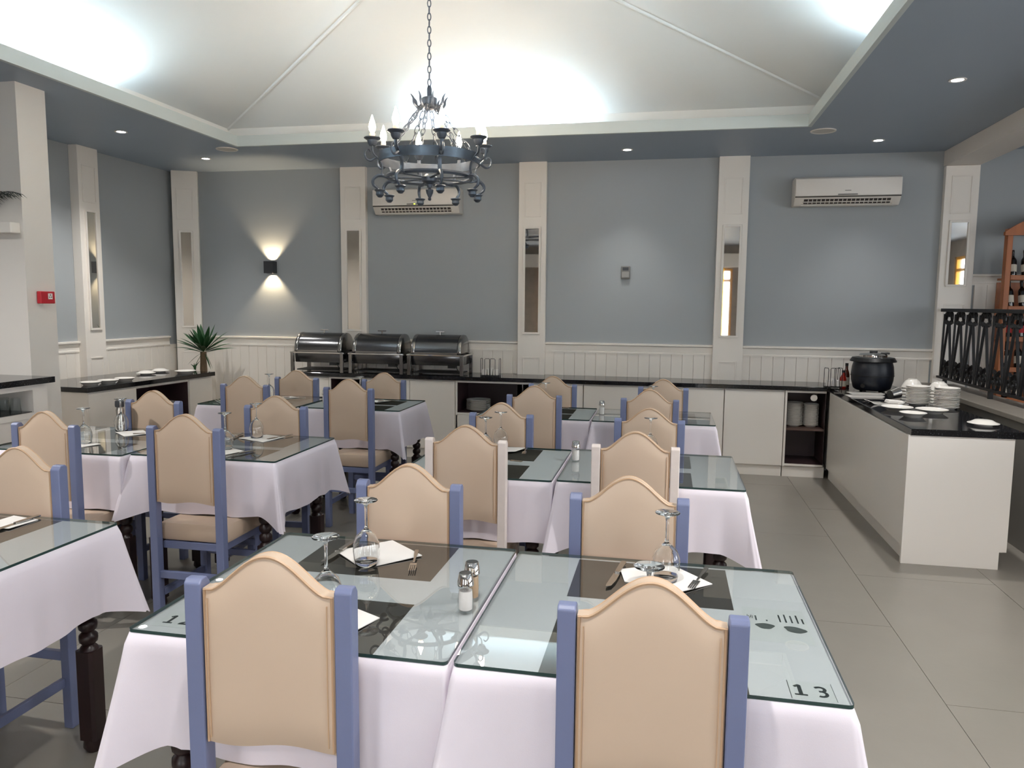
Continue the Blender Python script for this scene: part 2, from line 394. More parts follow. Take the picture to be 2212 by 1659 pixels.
# raised floor with its low wall on the right
lw = struct('wall_right_low', G().box(2.31, 2.60, -1.0, YB, 0, .832), m_darkwall)
build('capstone', G().box(2.28, 2.64, -1.0, YB-.005, .832, .872), m_stone, lw, bevel=.006)
struct('floor_raised', G().box(2.6, XR+.05, YF, YB, 0, .71), m_floor)

# ------------------------------------------------------------------ lamps of the room, with added unseen ones
def cove_lamp(loc, rot, label, L=1.3):
    t = thing('cove_lamp', label, 'lamp', loc, rot, 'tube lamps in the ceiling cove')
    build('tube', G().tube([(-L/2, 0, .035), (L/2, 0, .035)], .013, 10), m_tube, t, smooth=True)
    build('batten', G().box(-L/2-.03, L/2+.03, -.025, .025, 0, .02), m_plastic, t, bevel=.003)
    return t
cove_lamp((-1.47, TY1+.12, ZS+.03), 0, 'hidden tube lamp behind the far edge of the ceiling tray')
cove_lamp((TX0-.12, 4.35, ZS+.03), PI/2, 'hidden tube lamp behind the left edge of the ceiling tray')
cove_lamp((-1.47, TY0-.12, ZS+.03), 0, 'added unseen tube lamp behind the near edge of the ceiling tray')  # unseen tube added by symmetry to light the far slope
cove_lamp((TX1+.12, 4.32, ZS+.03), PI/2, 'hidden tube lamp behind the right edge of the ceiling tray')

def downlight(x, y, label, power=24):
    t = thing('downlight', label, 'spotlight', (x, y, ZS), 0, 'recessed spotlights in the soffit')
    build('trim_ring', G().lathe([(.036, .0), (.052, -.001), (.05, -.006), (.036, -.004)], 24, closed=True), m_plastic, t, smooth=True)
    build('lens', G().lathe([(.0, -.003), (.035, -.003), (.035, .0), (.0, .0)], 20), m_spot, t)
    lamp('spot_beam', 'SPOT', (x, y, ZS-.02), power if y > 6 or power > 40 else 80, (1, .97, .93), spot_size=2.6 if power > 40 else (2.2 if y < 6 else 1.5), spot_blend=1.0, shadow_soft_size=.04)
downlight(-4.585, 5.82, 'small lit spotlight in the dark soffit above the left counter')
downlight(-4.585, 7.03, 'small lit spotlight in the soffit near the far left corner')
downlight(-.405, 7.24, 'small lit spotlight in the soffit between the third and fourth pilasters')
downlight(1.73, 7.17, 'small lit spotlight in the soffit above the right air conditioner')
downlight(1.74, 5.38, 'small lit spotlight in the soffit nearest the viewer on the right')
for x, y, lab in ((-4.40, 2.4, 'beyond the left photo edge'), (1.74, 2.6, 'beyond the right photo edge'), (1.74, 1.2, 'to the right of the viewer'), (-.4, .9, 'straight above the viewer'), (-2.6, .9, 'to the left of the viewer'), (-.4, -1.6, 'behind the viewer, right'), (-2.6, -1.6, 'behind the viewer, left')):  # out-of-view spotlights added to brighten tables, floor and walls
    downlight(x, y, 'added unseen spotlight in the soffit '+lab, 170 if y > 2 else 75)
def speaker(x, y, label):
    t = thing('ceiling_speaker', label, 'speaker', (x, y, ZS), 0, 'round speakers in the soffit')
    build('rim', G().lathe([(.086, 0), (.10, -.001), (.098, -.008), (.086, -.007)], 32, closed=True), m_plastic, t, smooth=True)
    build('grille', G().lathe([(0, -.006), (.086, -.005), (.086, 0), (0, 0)], 32), mat('speaker_mesh', (206, 202, 196), .7, var=.06, scale=600), t)
speaker(-4.10, 6.63, 'round white ceiling speaker at the far left corner of the tray')
speaker(1.20, 6.72, 'round white ceiling speaker at the far right corner of the tray')

# ------------------------------------------------------------------ chandelier
CH = thing('chandelier', 'wrought iron ring chandelier with lit candle bulbs hanging on chains', 'chandelier', (-1.657, 5.2, -.0964)); CH.scale = (1.061, 1.061, 1.061)
def chd(name, g, m=None, parent=None, **kw): return build(name, g, m or m_chand, parent or CH, **kw)
link_big = G().tube([(.011*math.cos(a)*1.0, 0, .024*math.sin(a)) for a in [2*PI*i/14 for i in range(14)]], .0034, 5, closed=True).mesh('chain_link', [m_chand], smooth=True)
link = G().tube([(.014*math.cos(a), 0, .033*math.sin(a)) for a in [2*PI*i/14 for i in range(14)]], .0033, 5, closed=True).mesh('chain_link', [m_chand], smooth=True)
z = 3.005; k = 0
while z < 3.70:
    put('chain_link', link_big, CH, (0, 0, z), (0, 0, .5+(PI/2)*(k % 2))); z += .041; k += 1
chd('rod', G().lathe([(0, 2.85), (.016, 2.852), (.016, 2.965), (.01, 2.985), (0, 2.987)], 12), smooth=True)
chd('crown', G().lathe([(.0, 2.845), (.03, 2.835), (.046, 2.85), (.05, 2.872), (.05, 2.905), (.042, 2.91), (.0, 2.918)], 24), smooth=True)
chd('ceiling_hook', G().lathe([(0, 3.67), (.05, 3.70), (.05, 3.74), (0, 3.745)], 16), smooth=True)
NB = 8; A0 = math.radians(-60.8)
for k in range(NB):
    a = A0+2*PI*k/NB; ca, sa = math.cos(a), math.sin(a)
    def P(r, z): return (r*ca, r*sa, z)
    # leaf on the crown
    chd('leaf', G().tube(smooth([P(.045, 2.862), P(.075, 2.846), P(.100, 2.868), P(.106, 2.90), P(.124, 2.925)]), [.006+.004*math.sin(PI*i/16)-.005*(i/16)**3 for i in range(17)], 6))
    # chain from crown to ring
    b = a+PI/8; cb, sb = math.cos(b), math.sin(b)
    p0 = Vector((.062*cb, .062*sb, 2.845)); p1 = Vector((.29*cb, .29*sb, 2.545)); d = p1-p0; nl = 7
    tr = G().tube([tuple(p0+Vector((.014*math.cos(t), 0, .014*math.sin(t)))) for t in [2*PI*i/12 for i in range(12)]], .0028, 5, closed=True); chd('chain_ring', tr, smooth=True)
    q = d.to_track_quat('Z', 'Y')
    for j in range(nl):
        o = put('chain_link', link, CH, p0+d*((j+.75)/(nl+.25))); o.rotation_mode = 'QUATERNION'
        from mathutils import Quaternion
        o.rotation_quaternion = q @ Quaternion((0, 0, 1), (PI/2)*(j % 2)+.3)
    # arm: flat S bar carrying cup, with a lower scroll ending in a bud
    arm = chd('arm', G().tube(smooth([P(.372, 2.585), P(.372, 2.555), P(.365, 2.53), P(.335, 2.50), P(.315, 2.47), P(.31, 2.43), P(.315, 2.40), P(.29, 2.385), P(.25, 2.385), P(.12, 2.392), P(.03, 2.395)]),
        .014, 6, flat=(1.0, .35, (-sa, ca, 0))))
    chd('upper_scroll', G().tube(smooth([P(.345, 2.51), P(.385, 2.485), P(.415, 2.50), P(.42, 2.535), P(.40, 2.555), P(.385, 2.54)]), [.009-.005*i/20 for i in range(21)], 6), smooth=True)
    chd('lower_scroll', G().tube(smooth([P(.30, 2.395), P(.34, 2.392), P(.37, 2.365), P(.368, 2.335), P(.345, 2.315), P(.33, 2.295)]), [.0125-.0045*i/20 for i in range(21)], 6), smooth=True)
    chd('bud', G().lathe([(.0, -.044), (.014, -.041), (.027, -.026), (.025, -.008), (.037, .004), (.03, .008), (.012, .010), (.0, .010)], 10), smooth=True).location = P(.327, 2.298)
    cup = chd('cup', G().lathe([(.0, 2.575), (.02, 2.578), (.03, 2.595), (.034, 2.612), (.055, 2.626), (.053, 2.631), (.03, 2.622), (.0, 2.615)], 18), smooth=True); cup.location = P(.372, 0)
    sl = chd('candle_sleeve', G().lathe([(.0, 2.615), (.017, 2.615), (.017, 2.655), (.012, 2.66), (.0, 2.66)], 14), m_sleeve, smooth=True); sl.location = P(.372, 0)
    bu = chd('bulb', G().lathe([(.0, 2.658), (.011, 2.66), (.020, 2.68), (.0225, 2.697), (.018, 2.722), (.009, 2.748), (.0025, 2.770), (.0, 2.773)], 14), m_bulb, smooth='all'); bu.location = P(.372, 0)
chd('ring', G().lathe([(.322, 2.483), (.332, 2.483), (.332, 2.545), (.322, 2.545)], 56, closed=True), smooth=True)
chd('lower_ring', G().tube([(.275*math.cos(a), (.275)*math.sin(a), 2.40) for a in [2*PI*i/48 for i in range(48)]], .014, 6, closed=True), smooth=True)
chd('boss', G().lathe([(0, 2.425), (.03, 2.42), (.055, 2.40), (.05, 2.375), (.02, 2.355), (.016, 2.335), (.026, 2.32), (.022, 2.30), (.008, 2.27), (.012, 2.262), (.008, 2.252), (0, 2.25)], 18), smooth=True)

# ------------------------------------------------------------------ things on the walls
def air_con(x, z, label, led):
    t = thing('air_conditioner', label, 'air conditioner', (x, YB, z), 0, 'wall air conditioners')
    prof = [(0, -.125), (0, .14), (-.17, .14), (-.20, .125), (-.20, -.062), (-.196, -.07), (-.135, -.14), (-.02, -.14)]
    build('body', G().prism(prof[::-1], 'x', -.49, .49), m_plastic, t, bevel=.006, smooth=True)
    build('front_panel', G().prism([(-.20, -.055), (-.212, -.05), (-.214, .118), (-.20, .125)][::-1], 'x', -.488, .488), m_plastic, t, bevel=.003, smooth=True)
    build('shadow_gap', G().box(-.487, .487, -.207, -.196, -.064, -.055), m_dark, t)
    # vent on the sloping underside
    v = Vector((0, .061, -.07)).normalized(); n = Vector((0, -.07, -.061)).normalized()
    def Q(u, w, h): p = Vector((u, -.193, -.073))+v*w+n*h; return tuple(p)
    def slab(u0, u1, w0, w1, h0, h1): return [Q(u0,w0,h0),Q(u1,w0,h0),Q(u1,w1,h0),Q(u0,w1,h0),Q(u0,w0,h1),Q(u1,w0,h1),Q(u1,w1,h1),Q(u0,w1,h1)]
    F = [(0,3,2,1),(4,5,6,7),(0,1,5,4),(1,2,6,5),(2,3,7,6),(3,0,4,7)]
    build('vent_slot', G().add(slab(-.40, .40, .008, .062, .0, .004), F), m_dark, t)
    fin = G().add(slab(-.003, .003, .008, .060, .004, .012), F).mesh('fin', [m_plastic])
    for k in range(19): put('fin', fin, t, (-.36+.04*k, 0, 0))
    build('flap', G().add(slab(-.41, .41, .032, .037, .004, .018), F), m_plastic, t)
    build('bottom_lip', G().add(slab(-.42, .42, .064, .076, .0, .02), F), m_plastic, t, bevel=.002)
    build('badge', G().box(-.028, .028, -.2165, -.213, -.005, .001), m_grey, t)
    build('display', G().box(-.09, .09, -.216, -.212, -.046, -.034), m_grey, t)
    if led: build('indicator_light', G().box(-.008, .008, -.218, -.214, -.045, -.035), m_led, t)
    t.scale = (.935, 1, .92)
    return t
air_con(-2.565, 2.62, 'white wall air conditioner behind the chandelier', True)
air_con(1.588, 2.638, 'white wall air conditioner on the right bay of the back wall', False)

sc = thing('wall_sconce', 'small charcoal up-and-down wall lamp giving warm light on the left bay', 'lamp', (-4.28, YB, 1.95))
g = G(); a, b, h = .055, .10, .065
for (x0, x1, y0, y1) in ((-a, -a+.005, -b, -.01), (a-.005, a, -b, -.01), (-a+.005, a-.005, -b, -b+.005), (-a+.005, a-.005, -.015, -.01)): g.box(x0, x1, y0, y1, -h, h)
build('body', g, m_charcoal, sc, merge=False)
build('back_plate', G().box(-.03, .03, -.012, 0, -.04, .04), m_charcoal, sc)
build('lamp_holder', G().box(-.049, .049, -.094, -.016, -.012, .012), m_charcoal, sc)
for s, r in ((1, PI), (-1, 0)):
    lamp('sconce_beam', 'SPOT', (-4.28, YB-.055, 1.95+s*.02), 15, (1.0, .78, .5), (r, 0, 0), spot_size=1.6, spot_blend=.6, shadow_soft_size=.012)
th = thing('thermostat', 'small grey control box in the middle of the third bay', 'thermostat', (-.42, YB, 1.897))
build('case', G().box(-.045, .045, -.03, 0, -.064, .064), m_grey, th, bevel=.006)
build('cover', G().box(-.036, .036, -.034, -.03, -.05, .006), mat('pale_grey_plastic', (150, 148, 144), .45), th, bevel=.003)
build('dial_window', G().box(-.03, .03, -.032, -.03, .02, .052), m_charcoal, th)
al = thing('fire_alarm', 'red fire alarm call point on the white partition end', 'fire alarm', (-4.235, 4.53, 1.592), PI/2)
build('box', G().box(-.062, .062, -.035, 0, -.042, .042), m_red, al, bevel=.005)
build('press_plate', G().box(0, .036, -.038, -.035, -.012, .028), m_paper, al)
build('arrow_mark', G().prism([(.006, -.002), (.014, -.002), (.010, .01)], 'y', -.0395, -.038).prism([(.022, -.002), (.030, -.002), (.026, .01)], 'y', -.0395, -.038).box(.012, .024, -.0395, -.038, .014, .02), m_ink, al, merge=False)
build('base', G().box(-.04, .02, -.03, 0, -.056, -.042), m_plastic, al)
fp = thing('ledge_palm', 'dark feathery palm on the white ledge at the left edge', 'plant', (-4.49, 4.345, 2.0855))
build('pot', G().lathe([(0, 0), (.026, 0), (.034, .08), (.036, .085), (.032, .085), (.03, .07), (0, .07)], 16), m_charcoal, fp, smooth=True)
for k in range(16):
    a = 2*PI*k/16+.2; L = random.uniform(.24, .34); g = G()
    stem_ = [Vector((L*t*math.cos(a)*1.0, -.02*t+L*t*math.sin(a)*.16, .07+L*(1.15*t-.75*t*t))) for t in [i/7 for i in range(8)]]
    g.tube(stem_, [.003*(1-i/9) for i in range(8)], 4)
    for i in range(2, 8):
        for s in (-1, 1):
            p = stem_[i]; q = p+Vector((math.cos(a)*.05-.01*s, s*.03, -.04*s*0-.03)); g.tube([p, (p+q)/2+Vector((0, 0, .008)), q], [.002, .0025, .0005], 3)
    g.v = [(p[0], min(p[1], .035), p[2]) for p in g.v]
    build('frond', g, mat('dark_frond', (58, 62, 56), .6) if k == 0 else bpy.data.materials['dark_frond'], fp, merge=False)

# ------------------------------------------------------------------ dining chairs
def make_chair(label, pm):
    t = thing('dining_chair', label, 'chair', (0, 0, 0))
    hw, pw = .182, .037
    prof = [(-.019, 0), (.022, 0), (.022, .978), (.010, .993), (-.010, .993), (-.019, .984)]
    for s in (-1, 1):
        x0, x1 = (hw-pw, hw) if s > 0 else (-hw, -hw+pw)
        build('post', G().prism(prof[::-1], 'x', x0, x1), pm, t, bevel=.003)
    # upholstered backrest: pillow-shaped panel with a bell-shaped top
    pw2 = hw-pw-.002; N = 28; R = 12
    def top(x):
        u = abs(x)/.124
        return .974+(.078*(.5+.5*math.cos(PI*min(1, u)))**.72 if u < 1 else 0)
    def bot(x): return .632+.006*math.sin(x*26+.6)
    vs = []; idx = {}
    for side in (0, 1):
        for i in range(N+1):
            x = -pw2+2*pw2*i/N
            for j in range(R+1):
                v = j/R; z = bot(x)+(top(x)-bot(x))*v
                e = min(1, min(pw2-abs(x), .025)/.025); ez = min(1, min(v, 1-v)*R/1.6)
                th_ = .014+.008*math.sqrt(max(0, e))*math.sqrt(max(0, ez)) + .004*(1-(x/pw2)**2)*math.sin(PI*v)
                idx[(side, i, j)] = len(vs); vs.append((x, (-1 if side == 0 else 1)*th_+.002, z))
    fs = []
    for side in (0, 1):
        for i in range(N):
            for j in range(R):
                q = (idx[(side, i, j)], idx[(side, i+1, j)], idx[(side, i+1, j+1)], idx[(side, i, j+1)])
                fs.append(q if side == 0 else q[::-1])
    for i in range(N):
        fs.append((idx[(0, i+1, 0)], idx[(0, i, 0)], idx[(1, i, 0)], idx[(1, i+1, 0)])); fs.append((idx[(0, i, R)], idx[(0, i+1, R)], idx[(1, i+1, R)], idx[(1, i, R)]))
    for j in range(R):
        fs.append((idx[(0, 0, j)], idx[(0, 0, j+1)], idx[(1, 0, j+1)], idx[(1, 0, j)])); fs.append((idx[(0, N, j+1)], idx[(0, N, j)], idx[(1, N, j)], idx[(1, N, j+1)]))
    back = build('backrest', G().add(vs, fs), m_vinyl, t, smooth=True)
    for y in (-.0135, .0175):
        pts = [(-pw2+.004, y, .632), (-pw2+.004, y, .80)]+[(x, y, top(x)-.002) for x in [-pw2+.004+(2*pw2-.008)*i/30 for i in range(31)]]+[(pw2-.004, y, .80), (pw2-.004, y, .632)]
        build('piping', G().tube(pts, .0034, 5), m_pipe, back, smooth=True)
    for s in (-1, 1):
        build('seam', G().tube([(s*(pw2-.013), -.0195, .645), (s*(pw2-.013), -.0215, .80), (s*(pw2-.013), -.0195, .955)], .0016, 4), m_pipe, back)
    # seat, legs, stretchers
    g = G(); n = 10
    sp = [(-.172, .03), (.172, .03), (.168, .39), (-.168, .39)]
    g.prism(sp, 'z', .428, .522)
    build('seat', g, m_vinyl, t, bevel=.022, smooth=True)
    build('seat_frame', G().box(-.15, .15, .03, .37, .392, .428), pm, t, bevel=.002)
    for s in (-1, 1):
        build('leg', G().box(s*.150-.018, s*.150+.018, .345, .381, 0, .43), pm, t, bevel=.002)
        build('stretcher', G().box(s*.152-.009, s*.152+.009, .022, .345, .16, .195), pm, t, bevel=.002)
    build('stretcher', G().box(-.146, .146, -.008, .012, .255, .29), pm, t, bevel=.002)
    build('stretcher', G().box(-.132, .132, .354, .372, .26, .295), pm, t, bevel=.002)
    return t
CH_BLUE = make_chair('', m_blue); CH_WHITE = make_chair('', m_postw)
chairs = [
 # x, y, rotation, facing, sx, sz, white, label
 (-.012, 1.440, 0.5, 1, 1, 1, 0, 'tan chair with blue posts, back turned to us, nearest us, right of centre'),
 (-.803, 1.411, 3, 1, 1.02, 1, 0, 'tan chair with blue posts, back turned to us, nearest us, left of centre'),
 (-.098, 2.318, 0.5, -1, 1, 1, 0, 'tan blue-posted chair on the far side of the nearest right table, facing us'),
 (-.815, 2.332, 0, -1, .985, 1, 0, 'tan blue-posted chair on the far side of the nearest left table, facing us'),
 (-.113, 3.165, 1, 1, 1, 1, 1, 'right one of the two tan chairs with chipped white posts'),
 (-.840, 3.145, 0, 1, 1, 1, 1, 'left one of the two tan chairs with chipped white posts'),
 (-.869, 4.00, -1, -1, .975, .99, 0, 'tan blue-posted chair facing us behind the left white-posted chair'),
 (-.074, 4.03, -2, -1, 1.01, .985, 0, 'tan blue-posted chair facing us right behind the right white-posted chair'),
 (-.826, 4.80, 4, 1, .985, 1, 0, 'left blue-posted chair with its back to us at the far right-hand table pair'),
 (-.090, 4.79, -3, 1, .99, 1, 0, 'right blue-posted chair with its back to us at the far right-hand table pair'),
 (-.830, 5.645, 4, -1, 1, .985, 0, 'left far-side chair of the far right-hand table pair, by the open plate niche'),
 (-.011, 5.645, -3, -1, 1, .985, 0, 'right far-side chair of the far right-hand table pair, before plain white doors'),
 (-2.190, 3.12, 0, 1, 1.06, 1, 0, 'pulled-out blue-posted chair showing its tan seat, left of centre'),
 (-2.875, 3.04, 0, 1, .96, 1, 0, 'blue-posted chair with its back to us beside the pulled-out chair, further left'),
 (-2.225, 4.03, 4, -1, 1.045, .98, 0, 'blue-posted chair facing us across the table from the pulled-out chair'),
 (-3.030, 4.03, 1, -1, 1.0, .985, 0, 'blue-posted chair facing us in front of the left counter niche'),
 (-2.290, 2.30, 0, -1, 1.0, .995, 0, 'blue-posted chair facing us, cut off by the left edge of the photo'),
 (-2.132, 4.855, -1, 1, 1, 1, 0, 'tall-looking blue-posted chair, back to us, in front of the middle chafing dish'),
 (-2.920, 4.86, 2, 1, 1.0, 1, 0, 'blue-posted chair with its back to us nearest the yucca plant'),
 (-2.978, 5.745, 0, -1, 1.05, .965, 0, 'far-side blue-posted chair facing us below the left chafing dish'),
 (-2.219, 5.745, 3, -1, 1.0, .967, 0, 'far-side blue-posted chair facing us below the gap of two chafing dishes'),
]
used = {0: False, 1: False}
for (x, y, rd, fc, sx, sz, wh, lab) in chairs:
    src = CH_WHITE if wh else CH_BLUE
    loc = (x, y, 0); rz = math.radians(rd)+(0 if fc > 0 else PI)
    if not used[wh]: o = src; o.location = loc; o.rotation_euler = (0, 0, rz); o['label'] = lab; used[wh] = True
    else: o = dup(src, loc, rz, lab)
    o.scale = (sx, 1, sz); o['group'] = 'upholstered dining chairs'

# ------------------------------------------------------------------ tables
ZT = .812
def leg_mesh():
    g = G(); s = .031
    g.box(-s, s, -s, s, .62, .775)
    pr = [(.0, .62), (.022, .62)]
    z = .62
    for k in range(5):
        pr += [(.030, z-.012), (.031, z-.024), (.029, z-.036), (.019, z-.046)]; z -= .046
    pr += [(.027, z-.008), (.031, z-.018), (0, z-.018)]
    g.lathe(pr[::-1], 14)
    z0 = z-.018
    s = .034; c = .010
    o = [(-s, -s+c), (-s+c, -s), (s-c, -s), (s, -s+c), (s, s-c), (s-c, s), (-s+c, s), (-s, s-c)]
    g.prism(o, 'z', .05, z0-.0)
    g.lathe([(0, 0), (.022, 0), (.034, .02), (.03, .05), (0, .05)], 12)
    return g.mesh('leg', [m_mahog], smooth=True, merge=False)
LEG = leg_mesh()
def cloth(w, d, open_sides, seed, wedge=None, L=.272, flare=.085):
    # open_sides: dict of L,R,F,B -> bool; closed sides drop straight down
    rnd = random.Random(seed); hw, hd, r = w/2, d/2, .014
    per = []                               # (x, y, nx, ny, side, corner weight, diag)
    cs = [(hw-r, hd-r, 0, 'R', 'B'), (-hw+r, hd-r, PI/2, 'B', 'L'), (-hw+r, -hd+r, PI, 'L', 'F'), (hw-r, -hd+r, 1.5*PI, 'F', 'R')]
    def corner_open(i): return open_sides[cs[i][3]] and open_sides[cs[i][4]]
    ph = [rnd.uniform(0, 6.28) for _ in range(6)]
    for i in range(4):
        cx, cy, a0, s0, s1 = cs[i]
        for j in range(9):
            a = a0+PI/2*j/8
            per.append((cx+r*math.cos(a), cy+r*math.sin(a), math.cos(a), math.sin(a), s0 if j < 4 else s1, i))
        nx_, ny_ = cs[(i+1) % 4][0], cs[(i+1) % 4][1]
        a = a0+PI/2; p0 = (cx+r*math.cos(a), cy+r*math.sin(a)); p1 = (nx_+r*math.cos(a), ny_+r*math.sin(a))
        n = 56
        for j in range(1, n):
            t = j/n; t = .5-.5*math.cos(PI*t)
            per.append((p0[0]+(p1[0]-p0[0])*t, p0[1]+(p1[1]-p0[1])*t, math.cos(a), math.sin(a), s1, -1))
    corners = [Vector((s*hw, q*hd)) for s, q in ((1, 1), (-1, 1), (-1, -1), (1, -1))]
    dia = [Vector((s, q)).normalized() for s, q in ((1, 1), (-1, 1), (-1, -1), (1, -1))]
    n = len(per); vs = []; fs = []; T = 12; CR = [rnd.uniform(-.3, -.12), rnd.uniform(.02, .3)]
    zt = ZT-.0085
    for (x, y, nx, ny, sd, ci) in per: vs.append((x-nx*.012, y-ny*.012, zt))
    for (x, y, nx, ny, sd, ci) in per: vs.append((x-nx*.003, y-ny*.003, zt-.0012))
    for k in range(1, T+1):
        t = k/T
        for (x, y, nx, ny, sd, ci) in per:
            p = Vector((x, y)); op = open_sides[sd]
            s_ = (x*abs(ny)+y*abs(nx))
            fold = .5*math.sin(s_*19+ph[0])+.3*math.sin(s_*34+ph[1])+.2*math.sin(s_*57+ph[2])
            off = (.004 if op else .001) + (t*((.012+.010*fold) if sd in 'LR' else (.006+.005*fold)) if op else 0)
            if op: off += .006*t*sum(max(0, 1-abs(s_-c0)/.022) for c0 in CR)
            dz = L*t
            q = p+Vector((nx, ny))*off
            if op or ci >= 0:
                for m in range(4):
                    if not corner_open(m): continue
                    dd = (p-corners[m]).length
                    wgt = max(0, 1-dd/.10)**1.5; w2 = max(0, math.exp(-(dd/.15)**2)-wgt)
                    q += dia[m]*flare*wgt*t**1.1
                    q -= Vector((nx, ny))*.022*max(0, w2)*t
                    dz += (.060*wgt - .003*w2)*t
            if wedge is not None:
                dd = (p-corners[2]).length; wgt = max(0, 1-dd/.13)**1.4
                q += Vector((-.60, -1.0))*.085*wgt*t**1.1; dz += .05*wgt*t
            vs.append((q.x, q.y, zt-.003-dz+ (.004*math.sin(s_*23+ph[3])*t if op else 0)))
    rows = T+2
    for k in range(rows-1):
        for j in range(n):
            j2 = (j+1) % n; fs.append((k*n+j, k*n+j2, (k+1)*n+j2, (k+1)*n+j)[::-1])
    c = len(vs); vs.append((0, 0, zt))
    for j in range(n): fs.append((c, j, (j+1) % n))
    return G().add(vs, fs)
def glass_top(w, d):
    g = G(); r = .012; hw, hd = w/2, d/2
    poly = arc(hw-r, hd-r, r, 0, PI/2, 4)+arc(-hw+r, hd-r, r, PI/2, PI, 4)+arc(-hw+r, -hd+r, r, PI, 1.5*PI, 4)+arc(hw-r, -hd+r, r, 1.5*PI, 2*PI, 4)
    n = len(poly); z0, z1 = ZT-.008, ZT
    vs = [(x, y, z0) for x, y in poly]+[(x, y, z1) for x, y in poly]
    g.add(vs, [tuple(range(n))[::-1], tuple(range(n, 2*n))]); g.cur = 1
    g.add(vs, [(i, (i+1) % n, n+(i+1) % n, n+i) for i in range(n)])
    return g
TABLES = {}
def table(key, x0, x1, y0, y1, op, where, seed, inn=.095, L=.272):
    cx, cy, w, d = (x0+x1)/2, (y0+y1)/2, x1-x0, y1-y0
    t = thing('dining_table', 'dark turned-leg table '+where, 'table', (cx, cy, 0), 0, 'dining tables')
    build('tabletop', G().box(-w/2+.008, w/2-.008, -d/2+.008, d/2-.008, .775, ZT-.0105), m_mahog, t)
    a = .055
    build('apron', G().box(-w/2+a, w/2-a, -d/2+a-.01, -d/2+a+.012, .69, .775).box(-w/2+a, w/2-a, d/2-a-.012, d/2-a+.01, .69, .775)
          .box(-w/2+a-.01, -w/2+a+.012, -d/2+a, d/2-a, .69, .775).box(w/2-a-.012, w/2-a+.01, -d/2+a, d/2-a, .69, .775), m_mahog, t, merge=False)
    for sx in (-1, 1):
        for sy in (-1, 1): put('leg', LEG, t, (sx*(w/2-(inn if sx > 0 else .10)), sy*(d/2-.062), 0))
    O = {k: (k in op) for k in 'LRFB'}
    c = build('tablecloth', cloth(w, d, O, seed, 1 if (not O['L']) else None, L), m_cloth, None, smooth='all', loc=(cx, cy, 0), merge=False)
    tag(c, 'white tablecloth on the table '+where, 'tablecloth', 'tablecloths')
    gl = build('glass_top', glass_top(w-.006, d-.006), [m_pane, m_edge], None, loc=(cx, cy, 0), merge=False)
    tag(gl, 'glass plate on the table '+where, 'glass plate', 'table glass plates')
    TABLES[key] = (cx, cy, w, d)
table('12', -1.225, -.4385, 1.494, 2.275, 'LFB', 'in the nearest pair, left half', 12, .095, .272)
table('13', -.4315, .383, 1.494, 2.262, 'RFB', 'in the nearest pair, right half', 13, .095, .274)
table('10', -1.19, -.470, 3.215, 3.945, 'LFB', 'behind the left white-posted chair', 10)
table('11', -.458, .350, 3.235, 3.972, 'RFB', 'behind the right white-posted chair', 11)
table('BL', -1.27, -.484, 5.0, 5.59, 'LFB', 'at the far right pair, left half', 4)
table('BR', -.474, .332, 4.985, 5.59, 'RFB', 'at the far right pair, right half by the aisle', 5)
table('2L', -3.45, -2.640, 3.25, 3.975, 'LFB', 'in the middle left pair, left half', 6, .04)
table('2R', -2.630, -1.828, 3.29, 3.975, 'RFB', 'in the middle left pair, in front of the pulled-out chair', 7)
table('1L', -3.44, -2.642, 5.05, 5.69, 'LFB', 'at the far left pair, left half below the yucca', 8, .04)
table('1R', -2.632, -1.846, 5.08, 5.69, 'RFB', 'at the far left pair, right half below the chafing dishes', 9, .06)
table('LT', -2.66, -1.842, 1.48, 2.245, 'LRFB', 'cut off by the left edge of the photo', 3)

def placemat(x, y, label, w=.43, d=.30, rot=0):
    o = build('placemat', G().box(-w/2, w/2, -d/2, d/2, ZT-.0085, ZT-.0081), m_mat, None, loc=(x, y, 0), rot=(0, 0, rot))
    tag(o, label, 'placemat', 'dark placemats under the glass')
MATS = [(-.842, 2.115, 'far side of the nearest left table, under the tall goblet'), (-.832, 1.65, 'near side of the nearest left table'), (-.025, 2.095, 'far side of the nearest right table'), (-.03, 1.648, 'near side of the nearest right table'),
 (-.84, 3.785, 'far side of the table behind the left white-posted chair'), (-.84, 3.38, 'near side of the table behind the left white-posted chair'), (-.08, 3.80, 'far side of the table behind the right white-posted chair'), (-.085, 3.40, 'near side of the table behind the right white-posted chair'),
 (-.85, 5.43, 'far side of the far right pair, left half'), (-.85, 5.16, 'near side of the far right pair, left half'), (.0, 5.43, 'far side of the far right pair, right half'), (.0, 5.15, 'near side of the far right pair, right half'),
 (-2.2, 3.81, 'far side of the middle left pair, right half'), (-2.18, 3.445, 'near side of the middle left pair, right half'), (-3.03, 3.81, 'far side of the middle left pair, left half'), (-3.0, 3.42, 'near side of the middle left pair, left half'),
 (-2.2, 5.53, 'far side of the far left pair, right half'), (-2.2, 5.24, 'near side of the far left pair, right half'), (-3.0, 5.53, 'far side of the far left pair, left half'), (-3.0, 5.22, 'near side of the far left pair, left half'),
 (-2.28, 2.085, 'far side of the table cut by the left photo edge')]
for x, y, lab in MATS: placemat(x, y, 'dark brown placemat under glass, '+lab, d=.30 if y < 5 else .24)

